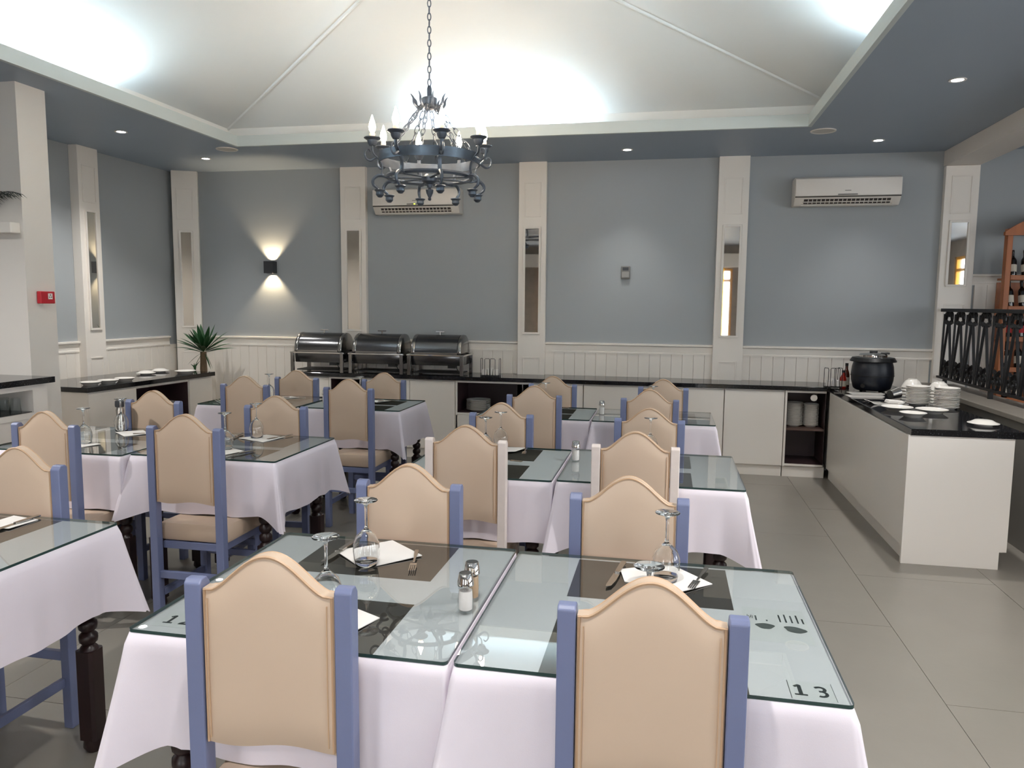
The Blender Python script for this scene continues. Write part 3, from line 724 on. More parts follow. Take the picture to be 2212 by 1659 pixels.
# number cards and menu under the glass
def stroke_card(name, x, y, w, d, label, cat, rot=0):
    o = build(name, G().box(-w/2, w/2, -d/2, d/2, ZT-.0085, ZT-.0083), mat('clear_pocket', (224, 218, 224), .7) if 'clear_pocket' not in bpy.data.materials else bpy.data.materials['clear_pocket'], None, loc=(x, y, 0), rot=(0, 0, rot))
    return tag(o, label, cat)
def dg(ch, ox, oy, s, par):
    g = G(); z = ZT-.0082; w = .17*s
    if ch == '1': g.ribbon([(ox+.08*s, oy+.82*s), (ox+.30*s, oy+1.0*s), (ox+.32*s, oy+.98*s)], w, z).ribbon([(ox+.32*s, oy+1.0*s), (ox+.32*s, oy+.04*s)], w*1.15, z+.00002).ribbon([(ox+.02*s, oy+.07*s), (ox+.62*s, oy+.07*s)], w*.85, z+.00004)
    if ch == '2': g.ribbon([(ox+p[0]*s, oy+p[1]*s) for p in [(.04, .80)]+arc(.31, .72, .26, PI*.8, -PI*.22, 10)+[(.3, .33), (.07, .09)]], w, z).ribbon([(ox+.02*s, oy+.08*s), (ox+.64*s, oy+.08*s)], w, z+.00002)
    if ch == '3': g.ribbon([(ox+p[0]*s, oy+p[1]*s) for p in [(.04, .88)]+arc(.28, .75, .22, PI*.62, -PI*.5, 9)], w, z).ribbon([(ox+p[0]*s, oy+p[1]*s) for p in [(.2, .53)]+arc(.28, .30, .25, PI*.5, -PI*.68, 10)], w, z+.00002)
    build('digit', g, m_ink, par, merge=False)
c = stroke_card('number_card', .31, 1.556, .085, .075, 'white card printed with the number thirteen under the table glass', 'number card')
dg('1', -.036, -.022, .042, c); dg('3', .006, -.022, .042, c)
build('card_edge', G().ribbon([(-.043, -.037), (-.043, .037)], .0014, ZT-.0081).ribbon([(.043, -.037), (.043, .037)], .001, ZT-.0081), m_ink, c, merge=False)
c = stroke_card('number_card', -1.142, 1.585, .10, .085, 'white card printed with the number twelve under the table glass', 'number card')
dg('1', -.036, -.024, .042, c); dg('2', .006, -.024, .042, c)
mn = stroke_card('menu_sheet', .285, 1.875, .15, .20, 'clear menu sheet with small pictures under the glass of the nearest right table', 'menu')
g = G()
for k, (x, l) in enumerate(((-.045, .03), (-.02, .008), (.012, .045), (.026, .05), (.04, .045), (.054, .05), (.066, .03))): g.ribbon([(x, .02), (x, .02+l)], .004, ZT-.0082)
for k in range(5): g.ribbon([(-.066+.003*k, .03+.006*(k % 2)), (-.064+.003*k, .052-.004*(k % 3))], .0016, ZT-.0082)
build('text_lines', g, m_ink, mn, merge=False)
g = G()
for (x, y, a, b, r) in ((-.028, -.012, .022, .017, 0), (.040, -.02, .026, .018, -.35)):
    pts = [(x+a*math.cos(t)*(1+.18*math.sin(3*t))*math.cos(r)-b*math.sin(t)*math.sin(r), y+a*math.cos(t)*math.sin(r)+b*math.sin(t)*math.cos(r)) for t in [2*PI*i/18 for i in range(18)]]
    g.add([(p[0], p[1], ZT-.00805) for p in pts]+[(x, y, ZT-.00803)], [(i, (i+1) % 18, 18) for i in range(18)])
build('picture', g, m_print, mn)
g = G()
for k in range(11): g.box(.068, .0705, -.09+.014*k, -.086+.014*k, ZT-.0083, ZT-.0081)
build('binding_dots', g, m_paper, mn, merge=False)

# ------------------------------------------------------------------ settings on the tables
def lathe_mesh(name, prof, m, n=24, closed=False, smooth=True): return G().lathe(prof, n, closed=closed).mesh(name, [m], smooth=smooth)
# goblet standing on its rim: z = 0 at the rim
gob_prof = [(.0315, 0), (.0355, .018), (.0385, .042), (.038, .062), (.030, .085), (.015, .100), (.006, .108), (.0042, .118), (.0042, .165), (.006, .178), (.014, .186), (.033, .190), (.0345, .192), (.033, .1935), (.0, .1935)]
gob_in = [(.0, .104), (.013, .0975), (.0285, .0825), (.0365, .0615), (.037, .042), (.034, .018), (.0302, 0)]
def goblet_mesh():
    return G().lathe(gob_in+gob_prof, 28).mesh('goblet', [m_glass], smooth='all')
GOB = goblet_mesh()
def goblet(x, y, label, sc=1.0, z=ZT):
    o = put('wine_glass', GOB, None, (x, y, z+.0005), (0, 0, random.random()*6)); o.scale = (sc, sc, sc)
    return tag(o, label, 'wine glass', 'upturned wine glasses')
def napkin(pts, label, z=ZT):
    cx = sum(p[0] for p in pts)/len(pts); cy = sum(p[1] for p in pts)/len(pts); n = len(pts)
    P = [(p[0]-cx, p[1]-cy) for p in pts]; vs = []
    area = sum(P[i][0]*P[(i+1) % n][1]-P[(i+1) % n][0]*P[i][1] for i in range(n))
    if area < 0: P = P[::-1]
    vs = [(x, y, .0006+.003*(i % 2)) for i, (x, y) in enumerate(P)]+[(x, y, .0026+.003*(i % 2)) for i, (x, y) in enumerate(P)]+[(0, 0, .0045), (0, 0, .0006)]
    fs = [(i, (i+1) % n, n+(i+1) % n, n+i) for i in range(n)]+[(n+i, n+(i+1) % n, 2*n) for i in range(n)]+[((i+1) % n, i, 2*n+1) for i in range(n)]
    o = build('napkin', G().add(vs, fs), m_paper, None, loc=(cx, cy, z))
    return tag(o, label, 'napkin', 'paper napkins')
def knife_mesh():
    bl = [(-.009, 0), (.009, .0), (.010, -.06), (.006, -.10), (-.006, -.112), (-.009, -.10)]
    return G().prism(bl[::-1], 'z', 0.0, .0018), G().prism([(-.007, 0), (.007, 0), (.0085, .09), (.006, .10), (-.006, .10), (-.0085, .09)], 'z', 0, .006)
kb, kh = knife_mesh(); KB = kb.mesh('blade', [m_steel]); KH = kh.mesh('handle', [m_steel], bevel=.0015)
def knife(x, y, a, label, z=ZT+.005):
    t = thing('table_knife', label, 'knife', (x, y, z), a, 'table knives'); put('blade', KB, t); put('handle', KH, t); return t
def fork_mesh():
    g = G(); g.box(-.010, .010, -.022, -.004, .0005, .0025)
    h = G().prism([(-.003, 0), (.003, 0), (.0035, .04), (.007, .10), (.005, .115), (-.005, .115), (-.007, .10), (-.0035, .04)], 'z', .001, .0035)
    t = G()
    for k in range(4): t.box(-.010+.0056*k, -.0068+.0056*k, -.065, -.022, .0005, .0022)
    return g, h, t
a_, b_, c_ = fork_mesh(); FH = a_.mesh('fork_head', [m_steel]); FB = b_.mesh('handle', [m_steel], bevel=.0008); FT = c_.mesh('tines', [m_steel], merge=False)
def fork(x, y, a, label, z=ZT+.006):
    t = thing('table_fork', label, 'fork', (x, y, z), a, 'table forks'); put('head', FH, t); put('handle', FB, t); put('tines', FT, t); return t
SB = G().lathe([(0, 0), (.012, .001), (.019, .004), (.0195, .005), (.018, .0055), (0, .002)], 16).mesh('bowl', [m_steel], smooth=True)
def spoon(x, y, a, label, z=ZT+.004):
    t = thing('table_spoon', label, 'spoon', (x, y, z), a, 'table spoons'); o = put('bowl', SB, t, (0, -.03, 0)); o.scale = (.9, 1.35, 1); put('handle', FB, t); return t
shk_g = [(0, 0), (.019, 0), (.021, .004), (.020, .03), (.0185, .055), (.0175, .066), (.0175, .068), (0, .068)]
shk_c = [(0, .066), (.0212, .066), (.0212, .069), (.0172, .096), (.0155, .0975), (0, .0975)]
SG = G().lathe([(0, .0025), (.0172, .003), (.0188, .006), (.0182, .03), (.0168, .055), (.016, .0675), (.0178, .0675), (.0185, .055), (.020, .03), (.021, .004), (.019, 0), (0, 0)], 20).mesh('jar', [m_jar], smooth='all')
SCAP = G().lathe(shk_c, 20).mesh('cap', [m_chrome], smooth=True)
SS = G().lathe([(0, .004), (.0165, .004), (.0176, .03), (.0165, .052), (0, .053)], 16).mesh('filling', [m_salt], smooth=True)
SP = G().lathe([(0, .004), (.0165, .004), (.0176, .03), (.0165, .06), (0, .061)], 16).mesh('filling', [m_pepper], smooth=True)
def shaker(x, y, label, pep=False):
    t = thing('pepper_shaker' if pep else 'salt_shaker', label, 'shaker', (x, y, ZT+.0005), 0, 'glass shakers'); put('jar', SG, t); put('cap', SCAP, t); put('filling', SP if pep else SS, t); return t

napkin([(-.849, 2.262), (-.707, 2.135), (-.84, 1.993), (-.95, 2.09), (-.985, 2.122)], 'white paper napkin on the far side of the nearest left table')
goblet(-.839, 2.02, 'upturned wine glass standing on the napkin at the nearest left table', z=ZT+.005)
goblet(-.808, 1.69, 'upturned wine glass just behind the chair at the nearest left table')
knife(-.965, 2.12, -.06, 'steel knife beside the napkin at the nearest left table')
fork(-.708, 2.06, .24, 'steel fork on the napkin corner at the nearest left table')
napkin([(-.79, 1.74), (-.665, 1.68), (-.70, 1.57), (-.83, 1.60)], 'white paper napkin hidden behind the nearest left chair')
shaker(-.474, 1.775, 'salt shaker nearest us at the edge of the nearest left table')
shaker(-.479, 1.858, 'pepper shaker right behind the salt at the nearest left table', True)
napkin([(-.111, 2.149), (-.039, 2.196), (.042, 2.212), (.145, 2.096), (.062, 2.015), (-.094, 2.06)], 'white paper napkin on the far side of the nearest right table')
goblet(.018, 2.09, 'upturned wine glass standing on the napkin at the nearest right table', z=ZT+.005)
goblet(-.022, 1.655, 'upturned wine glass peeking over the near chair at the nearest right table')
knife(-.118, 2.11, -.15, 'steel knife beside the napkin at the nearest right table')
fork(.104, 2.10, -.28, 'steel fork on the napkin at the nearest right table')
napkin([(-.10, 1.72), (.06, 1.70), (.08, 1.58), (-.08, 1.57)], 'white paper napkin hidden behind the nearest right chair')
napkin([(-2.245, 2.215), (-2.13, 2.20), (-2.135, 2.085), (-2.26, 2.07)], 'white paper napkin at the left edge of the photo')
knife(-2.157, 2.13, -.05, 'steel knife on the napkin at the left edge of the photo')
# table behind the left white-posted chair
napkin([(-.86, 3.90), (-.715, 3.93), (-.75, 3.80), (-.88, 3.77)], 'white paper napkin behind the left white-posted chair')
goblet(-.885, 3.70, 'left of two upturned wine glasses behind the left white-posted chair')
goblet(-.845, 3.875, 'right of two upturned wine glasses behind the left white-posted chair', z=ZT+.005)
fork(-.70, 3.80, .1, 'steel fork behind the left white-posted chair')
fork(-.73, 3.56, 1.4, 'steel fork lying crosswise beside the left white-posted chair')
shaker(-.42, 3.665, 'lone salt shaker between the two white-posted chairs')
goblet(-.065, 3.90, 'upturned wine glass behind the right white-posted chair')
napkin([(-.14, 3.86), (.0, 3.9), (.03, 3.77), (-.11, 3.75)], 'white paper napkin behind the right white-posted chair')
# far right pair
shaker(-.427, 5.27, 'salt shaker on the far right table pair')
goblet(-.855, 5.46, 'upturned wine glass on the far right pair, left half')
goblet(-.08, 5.45, 'upturned wine glass on the far right pair, right half')
spoon(-.735, 5.50, 1.2, 'steel spoon on the far right table pair')
# middle left pair
napkin([(-2.33, 3.80), (-2.245, 3.95), (-2.10, 3.90), (-2.142, 3.73)], 'white paper napkin facing the pulled-out chair')
goblet(-2.243, 3.84, 'upturned wine glass on the napkin facing the pulled-out chair', z=ZT+.005)
fork(-2.13, 3.86, -.35, 'steel fork facing the pulled-out chair')
knife(-2.37, 3.84, .2, 'steel knife facing the pulled-out chair')
goblet(-2.222, 3.50, 'upturned wine glass right behind the pulled-out chair')
napkin([(-2.15, 3.36), (-2.10, 3.47), (-2.215, 3.54), (-2.28, 3.40)], 'white paper napkin right behind the pulled-out chair')
knife(-2.085, 3.40, -.3, 'steel knife right behind the pulled-out chair')
napkin([(-3.12, 3.80), (-3.02, 3.91), (-2.90, 3.80), (-2.98, 3.70)], 'white paper napkin below the left counter niche')
goblet(-3.125, 3.86, 'upturned wine glass beside the dark pepper mill')
fork(-2.92, 3.80, -1.0, 'steel fork below the left counter niche')
goblet(-3.03, 3.46, 'leftmost upturned wine glass, beside the left chair posts')
napkin([(-2.97, 3.37), (-2.93, 3.46), (-3.06, 3.52), (-3.09, 3.39)], 'leftmost white paper napkin, beside the left chair posts')
pm = thing('pepper_mill', 'tall dark pepper mill behind the left wine glass', 'pepper mill', (-3.20, 3.945, ZT))
build('body', G().lathe([(0, 0), (.024, 0), (.026, .01), (.019, .05), (.022, .11), (.018, .13), (0, .13)], 18), m_steel, pm, smooth=True)
build('cap', G().lathe([(0, .13), (.024, .13), (.026, .14), (.025, .165), (.02, .17), (0, .17)], 18), m_charcoal, pm, smooth=True)
# far left pair
napkin([(-2.27, 5.52), (-2.18, 5.62), (-2.09, 5.56), (-2.17, 5.46)], 'white paper napkin on the far left pair, right half')
spoon(-2.13, 5.53, -1.0, 'steel spoon on the far left pair, right half')
goblet(-2.32, 5.50, 'upturned wine glass on the far left pair, right half')
napkin([(-3.06, 5.52), (-2.97, 5.63), (-2.87, 5.57), (-2.96, 5.47)], 'white paper napkin on the far left pair, left half')
spoon(-2.93, 5.54, -1.0, 'steel spoon on the far left pair, left half')
goblet(-3.09, 5.50, 'upturned wine glass on the far left pair, left half')
shaker(-2.535, 5.33, 'salt shaker beside the chair at the far left pair')

# ------------------------------------------------------------------ buffet counters
YC, YS, ZC = 7.285, 7.258, .85          # door faces, slab edge, slab top
def plinth(x0, x1): return G().box(x0, x1, YC+.025, YC+.045, 0, .098)
def unit_doors(name, x0, x1, doors, label):
    t = thing(name, label, 'cabinet', ((x0+x1)/2, 0, 0), 0, 'white buffet cabinets'); h = (x1-x0)/2
    build('carcass', G().box(-h, h, YC+.02, YB-.02, .10, .808), m_lam, t)
    build('plinth', G().box(-h+.002, h-.002, YC+.028, YC+.045, 0, .098), m_lam, t)
    xs = [-h+(2*h)*i/doors for i in range(doors+1)]
    for i in range(doors): build('door', G().box(xs[i]+.003, xs[i+1]-.003, YC, YC+.019, .105, .796), m_lam, t, bevel=.0015)
    return t
def unit_open(name, x0, x1, zlo, label, shelf=None, drawer=True, rs=1):
    t = thing(name, label, 'cabinet', ((x0+x1)/2, 0, 0), 0, 'open buffet cabinets'); h = (x1-x0)/2; s = .018
    g = G().box(-h, -h+s, YC, YB-.02, .10, .808).box(-h+s, h-s, YC, YB-.02, .79, .808).box(-h+s, h-s, YC, YB-.02, zlo-s, zlo)
    if rs: g.box(h-s, h, YC, YB-.02, .10, .808)
    build('frame', g, m_lam, t, merge=False)
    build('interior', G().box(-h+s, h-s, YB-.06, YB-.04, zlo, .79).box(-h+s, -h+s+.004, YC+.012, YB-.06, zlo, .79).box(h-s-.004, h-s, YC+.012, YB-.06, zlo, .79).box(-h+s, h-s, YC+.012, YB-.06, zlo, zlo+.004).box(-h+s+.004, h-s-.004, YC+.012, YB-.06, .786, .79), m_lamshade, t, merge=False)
    build('plinth', G().box(-h+.002, h-.002, YC+.028, YC+.045, 0, .098), m_lam, t)
    if shelf: build('shelf', G().box(-h+s+.005, h-s-.005, YC+.02, YB-.065, shelf-.018, shelf), mat('shelf_edge', (92, 70, 62), .5), t)
    if drawer and zlo > .2: build('drawer_front', G().box(-h+.003, h-.003, YC, YC+.018, .105, zlo-s-.004), m_lam, t, bevel=.0015)
    return t
unit_doors('cabinet_unit', -3.80, -3.42, 1, 'leftmost narrow white cabinet of the long buffet')
unit_open('open_cabinet', -3.416, -3.02, .50, 'dark open niche cabinet under the left chafing dish')
unit_doors('cabinet_unit', -3.016, -2.06, 2, 'white two-door cabinet below the chafing dishes')
unit_open('open_cabinet', -2.056, -1.29, .485, 'wide dark open niche cabinet with one plate stack')
unit_doors('cabinet_unit', -1.286, -.775, 1, 'white cabinet beside the wide open niche')
unit_doors('cabinet_unit', -.771, .545, 2, 'wide white two-door cabinet in the middle of the long buffet')
unit_doors('cabinet_unit', .549, 1.085, 1, 'plain white full-height cabinet door left of the corner niche')
cn = unit_open('open_cabinet', 1.089, 1.462, .125, 'tall dark open corner niche with two plate stacks', shelf=.455, drawer=False, rs=0)
build('badge', G().lathe([(0, 0), (.03, .001), (.03, .006), (0, .007)], 20), m_plastic, cn, smooth=True, loc=(.065, YC+.02, .745), rot=(PI/2, 0, 0))
wt = build('worktop', G().prism([(YS, .812), (YB-.002, .812), (YB-.002, ZC), (YS+.004, ZC), (YS, ZC-.004)][::-1], 'x', -3.815, 1.47), m_gran, None)
tag(wt, 'long black granite worktop along the back wall', 'worktop')
# right counter
RX0, RX1, RY0 = 1.468, 2.05, 4.95
rc = thing('counter_cabinet', 'white buffet counter running towards us on the right', 'cabinet', (0, 0, 0))
build('carcass', G().box(RX0+.02, RX1-.01, RY0+.03, YB-.02, .10, .805), m_lam, rc)
build('end_panel', G().prism([(RX0-.004, 0), (RX1-.04, 0), (RX1-.04, .11), (RX1, .11), (RX1, .806), (RX0-.004, .806)], 'y', RY0, RY0+.025), m_lam, rc, bevel=.001)
build('door', G().box(RX0, RX0+.018, RY0+.028, 7.262, .105, .80), m_lam, rc, bevel=.001)
build('plinth', G().box(RX0+.03, RX0+.045, RY0+.026, YC+.02, 0, .098), m_lam, rc)
rw = build('worktop', G().prism([(RX0-.03, .806), (RX1+.012, .806), (RX1+.012, .846), (RX0-.026, .846), (RX0-.03, .842)], 'y', RY0-.012, YB-.003), m_gran, None)
tag(rw, 'black granite worktop of the right-hand counter', 'worktop')
rw.location.x = 0.036
# left counter, slightly turned
lc = thing('counter_cabinet', 'white counter with a dark open niche along the left wall', 'cabinet', (-4.66, 5.38, 0), math.radians(-4.6))
build('body', G().box(-.765, -.03, .02, 1.58, 0, .10).box(-.765, -.03, .02, .55, .10, .81).box(-.765, -.03, 1.24, 1.58, .10, .81).box(-.765, -.03, .55, 1.24, .10, .42).box(-.765, -.5, .55, 1.24, .42, .81).box(-.5, -.03, .55, 1.24, .79, .81), m_lam, lc, merge=False)
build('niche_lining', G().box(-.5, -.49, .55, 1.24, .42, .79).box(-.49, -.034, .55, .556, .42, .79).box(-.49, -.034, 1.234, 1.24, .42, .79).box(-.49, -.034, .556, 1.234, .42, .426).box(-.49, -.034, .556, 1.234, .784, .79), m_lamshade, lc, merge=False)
build('front_panel', G().box(-.03, -.015, .022, .548, .105, .80), m_lam, lc); build('front_panel', G().box(-.03, -.015, 1.242, 1.578, .105, .80), m_lam, lc); build('front_panel', G().box(-.03, -.015, .552, 1.238, .105, .415), m_lam, lc)
lwt = build('worktop', G().prism([(-.77, .815), (0, .815), (0, .855), (-.77, .855)], 'y', 0, 1.615), m_gran, None, bevel=.002, loc=(-4.66, 5.38, 0), rot=(0, 0, math.radians(-4.6)))
tag(lwt, 'black granite worktop along the left wall', 'worktop')
# bar at far left
br = thing('bar_counter', 'white bar counter with an open glass shelf at the left edge', 'counter', (-4.08, 4.37, 0))
build('body', G().box(-2.0, 0, -3.4, -.02, 0, .80).box(-2.0, -.42, -3.4, -.02, .80, 1.02).box(-.42, 0, -.14, -.02, .80, 1.02).box(-.42, 0, -1.6, -1.5, .80, 1.02).box(-.42, .0, -3.4, -1.6, .80, 1.02), m_lam, br, merge=False)
build('shelf_rail', G().box(-.012, .012, -1.5, -.14, .80, .838), m_lam, br, bevel=.002)
build('shelf', G().box(-.41, -.014, -1.5, -.14, .82, .842), m_gran, br)
build('top_rail', G().box(-.02, .004, -1.5, -.14, .985, 1.02), m_lam, br)
bt = build('worktop', G().box(-6.1, -4.045, .95, 4.385, 1.022, 1.062), m_gran, None, bevel=.002)
tag(bt, 'black granite bar top at the left edge', 'worktop')
TUM = G().lathe([(0, .098), (.026, .098), (.028, .094), (.034, 0), (.032, 0), (.0262, .092), (0, .092)], 20).mesh('tumbler', [m_jar], smooth='all')
for i in range(5):
    for j in range(3):
        o = put('tumbler', TUM, None, (-4.135-.08*j+random.uniform(-.004, .004), 4.14-.082*i, .843))
        tag(o, 'upturned tumbler on the bar shelf, %s row, %s from the right' % (['front', 'middle', 'rear'][j], ['first', 'second', 'third', 'fourth', 'fifth'][i]), 'tumbler', 'upturned tumblers on the bar shelf')

# ------------------------------------------------------------------ things on the counters
def chafer(x, label):
    t = thing('chafing_dish', label, 'chafing dish', (x, 7.47, ZC), 0, 'roll-top chafing dishes')
    W2, D2 = .265, .165
    lid = G(); n = 14; R = .17
    pr = [(-R*math.cos(PI*i/n), .215+R*1.12*math.sin(PI*i/n)) for i in range(n+1)]
    build('lid', G().prism(pr[::-1], 'x', -W2+.045, W2-.045), m_mirdark, t, smooth=True)
    for s in (-1, 1):
        x0, x1 = (W2-.045, W2) if s > 0 else (-W2, -W2+.045)
        pr2 = [(-(R+.004)*math.cos(PI*i/n), .213+(R*1.12+.005)*math.sin(PI*i/n)) for i in range(n+1)]
        build('lid_end', G().prism(pr2[::-1], 'x', x0, x1), m_chaf, t, bevel=.012, smooth=True)
    build('lid_rim', G().box(-W2+.04, W2-.04, -R-.008, -R+.006, .212, .232), m_chaf, t, bevel=.002)
    h = build('handle', G().tube([(-.045, 0, .435), (.045, 0, .435)], .006, 8), m_chrome, t, smooth=True)
    build('handle_stem', G().tube([(0, 0, .395), (0, 0, .435)], .007, 8), m_chrome, h, smooth=True)
    build('rim_frame', G().box(-.30, .30, -.195, -.18, .196, .212).box(-.30, .30, .18, .195, .196, .212).box(-.30, -.285, -.18, .18, .196, .212).box(.285, .30, -.18, .18, .196, .212), m_chrome, t, merge=False, bevel=.002)
    build('water_pan', G().prism([(-.16, .205), (-.15, .10), (.15, .10), (.16, .205)], 'x', -W2, W2), m_mirdark, t, bevel=.01, smooth=True)
    for sx in (-1, 1):
        for sy in (-1, 1):
            build('leg', G().box(sx*.275-.018, sx*.275+.018, sy*.185-.012, sy*.185+.012, 0, .205), m_chaf, t, bevel=.003)
    build('fuel_shelf', G().box(-.25, .25, -.14, .14, .018, .03), m_black, t)
    build('cable', G().tube([(.18, -.12, .10), (.21, -.15, .085), (.235, -.17, .05), (.245, -.15, .035)], .0045, 6), m_black, t, smooth=True)
    build('heater_box', G().box(.12, .20, -.15, -.08, .075, .10), m_black, t)
    return t
ca = chafer(-3.545, 'left one of the three roll-top steel chafing dishes')
dup(ca, (-2.90, 7.47, ZC), 0, 'middle one of the three roll-top steel chafing dishes')
dup(ca, (-2.268, 7.47, ZC), 0, 'right one of the three roll-top steel chafing dishes')
def sachet_rack(x, y, label, rot=0, w=.19, z=ZC):
    t = thing('sachet_rack', label, 'wire rack', (x, y, z), rot, 'wire sachet racks')
    build('base', G().box(-w/2, w/2, -.04, .04, .003, .012), m_black, t)
    k = 4
    for i in range(k):
        xx = -w/2+w*i/(k-1)
        build('wire_loop', G().tube([(xx, -.038, .0), (xx, -.038, .165), (xx, -.03, .178), (xx, .03, .178), (xx, .038, .165), (xx, .038, 0)] if i in (0, k-1) else
              [(xx-.022*(1 if i == 1 else -1), -.036, 0), (xx-.022*(1 if i == 1 else -1), -.036, .17), (xx-.014*(1 if i == 1 else -1), -.036, .178), (xx+.022*(1 if i == 1 else -1), -.036, .178), (xx+.028*(1 if i == 1 else -1), -.036, .17), (xx+.028*(1 if i == 1 else -1), -.036, 0)], .0026, 6), m_iron, t)
    for i in range(3):
        x0 = -w/2+.008+(w-.016)*i/3
        build('sachets', G().box(x0+.003, x0+w/3-.012, -.03, .03, .012, .07+.012*(i == 1)), m_paper, t, bevel=.006)
    return t
sachet_rack(-1.722, 7.40, 'wire rack of white sachets beside the right chafing dish')
sachet_rack(1.485, 7.25, 'wire rack of white sachets left of the soup kettle', .3, .13, .85)
def sauce(x, y, label, m, h, z):
    t = thing('sauce_bottle', label, 'bottle', (x, y, z), 0, 'sauce bottles')
    build('body', G().lathe([(0, 0), (.027, 0), (.029, .006), (.029, h*.52), (.024, h*.62), (.013, h*.76), (.012, h*.9), (0, h*.9)], 18), m, t, smooth=True)
    build('label', G().lathe([(.0295, h*.1), (.0298, h*.1), (.0298, h*.42), (.0295, h*.42)], 18, closed=True), m_label, t)
    build('cap', G().lathe([(0, h*.88), (.014, h*.88), (.014, h), (0, h)], 14), m_black, t, smooth=True)
sauce(1.575, 7.27, 'small red sauce bottle beside the soup kettle', m_sauce, .16, .847)
sauce(1.62, 7.36, 'brown sauce bottle with black cap behind the soup kettle', m_brown, .22, .847)
kt = thing('soup_kettle', 'round navy soup kettle with a steel lid on the corner worktop', 'soup kettle', (1.765, 7.06, .846))
build('body', G().lathe([(0, .015), (.13, .015), (.15, .03), (.168, .10), (.172, .16), (.166, .22), (.152, .27), (0, .27)], 36), m_pot, kt, smooth=True)
build('flange', G().lathe([(.15, .268), (.185, .262), (.187, .268), (.17, .296), (.13, .302), (0, .302)], 36), m_black, kt, smooth=True)
build('lid', G().lathe([(0, .302), (.115, .302), (.115, .318), (.105, .328), (.03, .338), (0, .338)], 32), m_chrome, kt, smooth=True)
build('lid_knob', G().tube([(-.03, 0, .345), (.03, 0, .345)], .011, 8).box(-.01, .01, -.01, .01, .334, .345), m_black, kt, merge=False)
build('ladle_handle', G().tube([(.05, -.03, .335), (.10, -.05, .338), (.115, -.05, .335)], .010, 8), m_black, kt, smooth=True)
build('thermostat_knob', G().lathe([(0, 0), (.02, 0), (.018, .014), (0, .015)], 16), m_black, kt, smooth=True, loc=(-.10, -.125, .06), rot=(PI/2, 0, -.65))
build('seam', G().lathe([(.1725, .138), (.1745, .140), (.1745, .144), (.1725, .146)], 36, closed=True), m_black, kt, smooth=True)
for a in (0.6, 2.2, 3.9, 5.5): build('foot', G().lathe([(0, 0), (.016, 0), (.014, .02), (0, .02)], 10), m_black, kt, smooth=True, loc=(.105*math.cos(a), .105*math.sin(a), 0))
def plate_mesh(r, h=.018): return G().lathe([(0, .003), (r*.55, .003), (r*.58, 0), (r*.64, 0), (r*.68, .005), (r*.97, h), (r, h+.001), (r*.985, h+.003), (r*.66, .0085), (0, .0075)], 32).mesh('plate', [m_china], smooth=True)
PL = {}
def plate(x, y, z, r, label, group=None, h=.018):
    if (r, h) not in PL: PL[(r, h)] = plate_mesh(r, h)
    o = put('plate', PL[(r, h)], None, (x, y, z), (0, 0, random.random()*6)); return tag(o, label, 'plate', group)
ORD = ['lowest', 'second', 'third', 'fourth', 'fifth', 'sixth', 'seventh', 'eighth', 'ninth', 'tenth', 'eleventh', 'twelfth', 'thirteenth', 'fourteenth', 'fifteenth', 'sixteenth', 'seventeenth', 'eighteenth', 'nineteenth', 'twentieth', 'twenty-first', 'twenty-second']
def nth_plate(k, n): return 'lowest' if k == 0 else ('topmost' if k == n-1 else ORD[k]+' from below')
def stack(x, y, z, r, n, pitch, label, group):
    for k in range(n): plate(x+random.uniform(-.0015, .0015), y+random.uniform(-.0015, .0015), z+pitch*k, r, label+', '+nth_plate(k, n), group)
stack(1.865, 6.15, .8465, .085, 13, .0105, 'white plate in the left tall stack on the right counter', 'left plate stack on the right counter')
stack(2.005, 5.975, .8465, .085, 14, .0105, 'white plate in the right tall stack on the right counter', 'right plate stack on the right counter')
stack(1.197, 7.46, .4555, .080, 22, .0098, 'white plate in the left stack inside the corner niche', 'left plate stack in the corner niche')
stack(1.348, 7.46, .4555, .070, 21, .0098, 'white plate in the right stack inside the corner niche', 'right plate stack in the corner niche')
stack(-1.86, 7.46, .4895, .125, 9, .012, 'white plate stacked inside the wide open niche', 'plate stack in the wide niche')
for k in range(10): plate(-4.715+random.uniform(-.001, .001), 6.42, .4265+.018*k, .11, 'white plate inside the left counter niche, '+nth_plate(k, 10), 'plate stack in the left counter niche')
BOW = G().lathe([(.076, 0), (.079, .002), (.067, .03), (.049, .055), (.034, .064), (.033, .07), (.0, .07), (0, .060), (.030, .057), (.044, .050), (.062, .028), (.075, 0)], 28).mesh('bowl', [m_china], smooth=True)
BSTK = [(1.93, 6.52, 'left'), (2.075, 6.36, 'right')]
for x, y, s in BSTK:
    for k in range(5):
        o = put('bowl', BOW, None, (x, y, .8465+.024*k)); tag(o, 'upturned white bowl in the %s pile behind the plate stacks, %s' % (s, nth_plate(k, 5)), 'bowl', '%s bowl pile on the right counter' % s)
plate(1.645, 5.50, .8465, .085, 'small white plate nearest the front edge of the right counter', 'loose plates on the right counter', .026)
plate(1.628, 5.80, .8465, .105, 'white plate behind the smallest loose plate on the right counter', 'loose plates on the right counter', .026)
plate(1.83, 5.72, .8465, .105, 'white plate just in front of the plate stacks', 'loose plates on the right counter', .026)
DISH = G().lathe([(.05, 0), (.055, .008), (.088, .012), (.09, .015), (.07, .022), (.05, .034), (.02, .038), (0, .038), (0, .034), (.045, .028), (.045, 0)], 28).mesh('lid', [m_china], smooth=True)
def cover(x, y, z, label): o = put('dish_cover', DISH, None, (x, y, z)); tag(o, label, 'dish cover', 'white dish covers')
cover(1.965, 5.20, .8465, 'lone white dish cover near the end of the right counter')
LA = math.radians(-4.6)
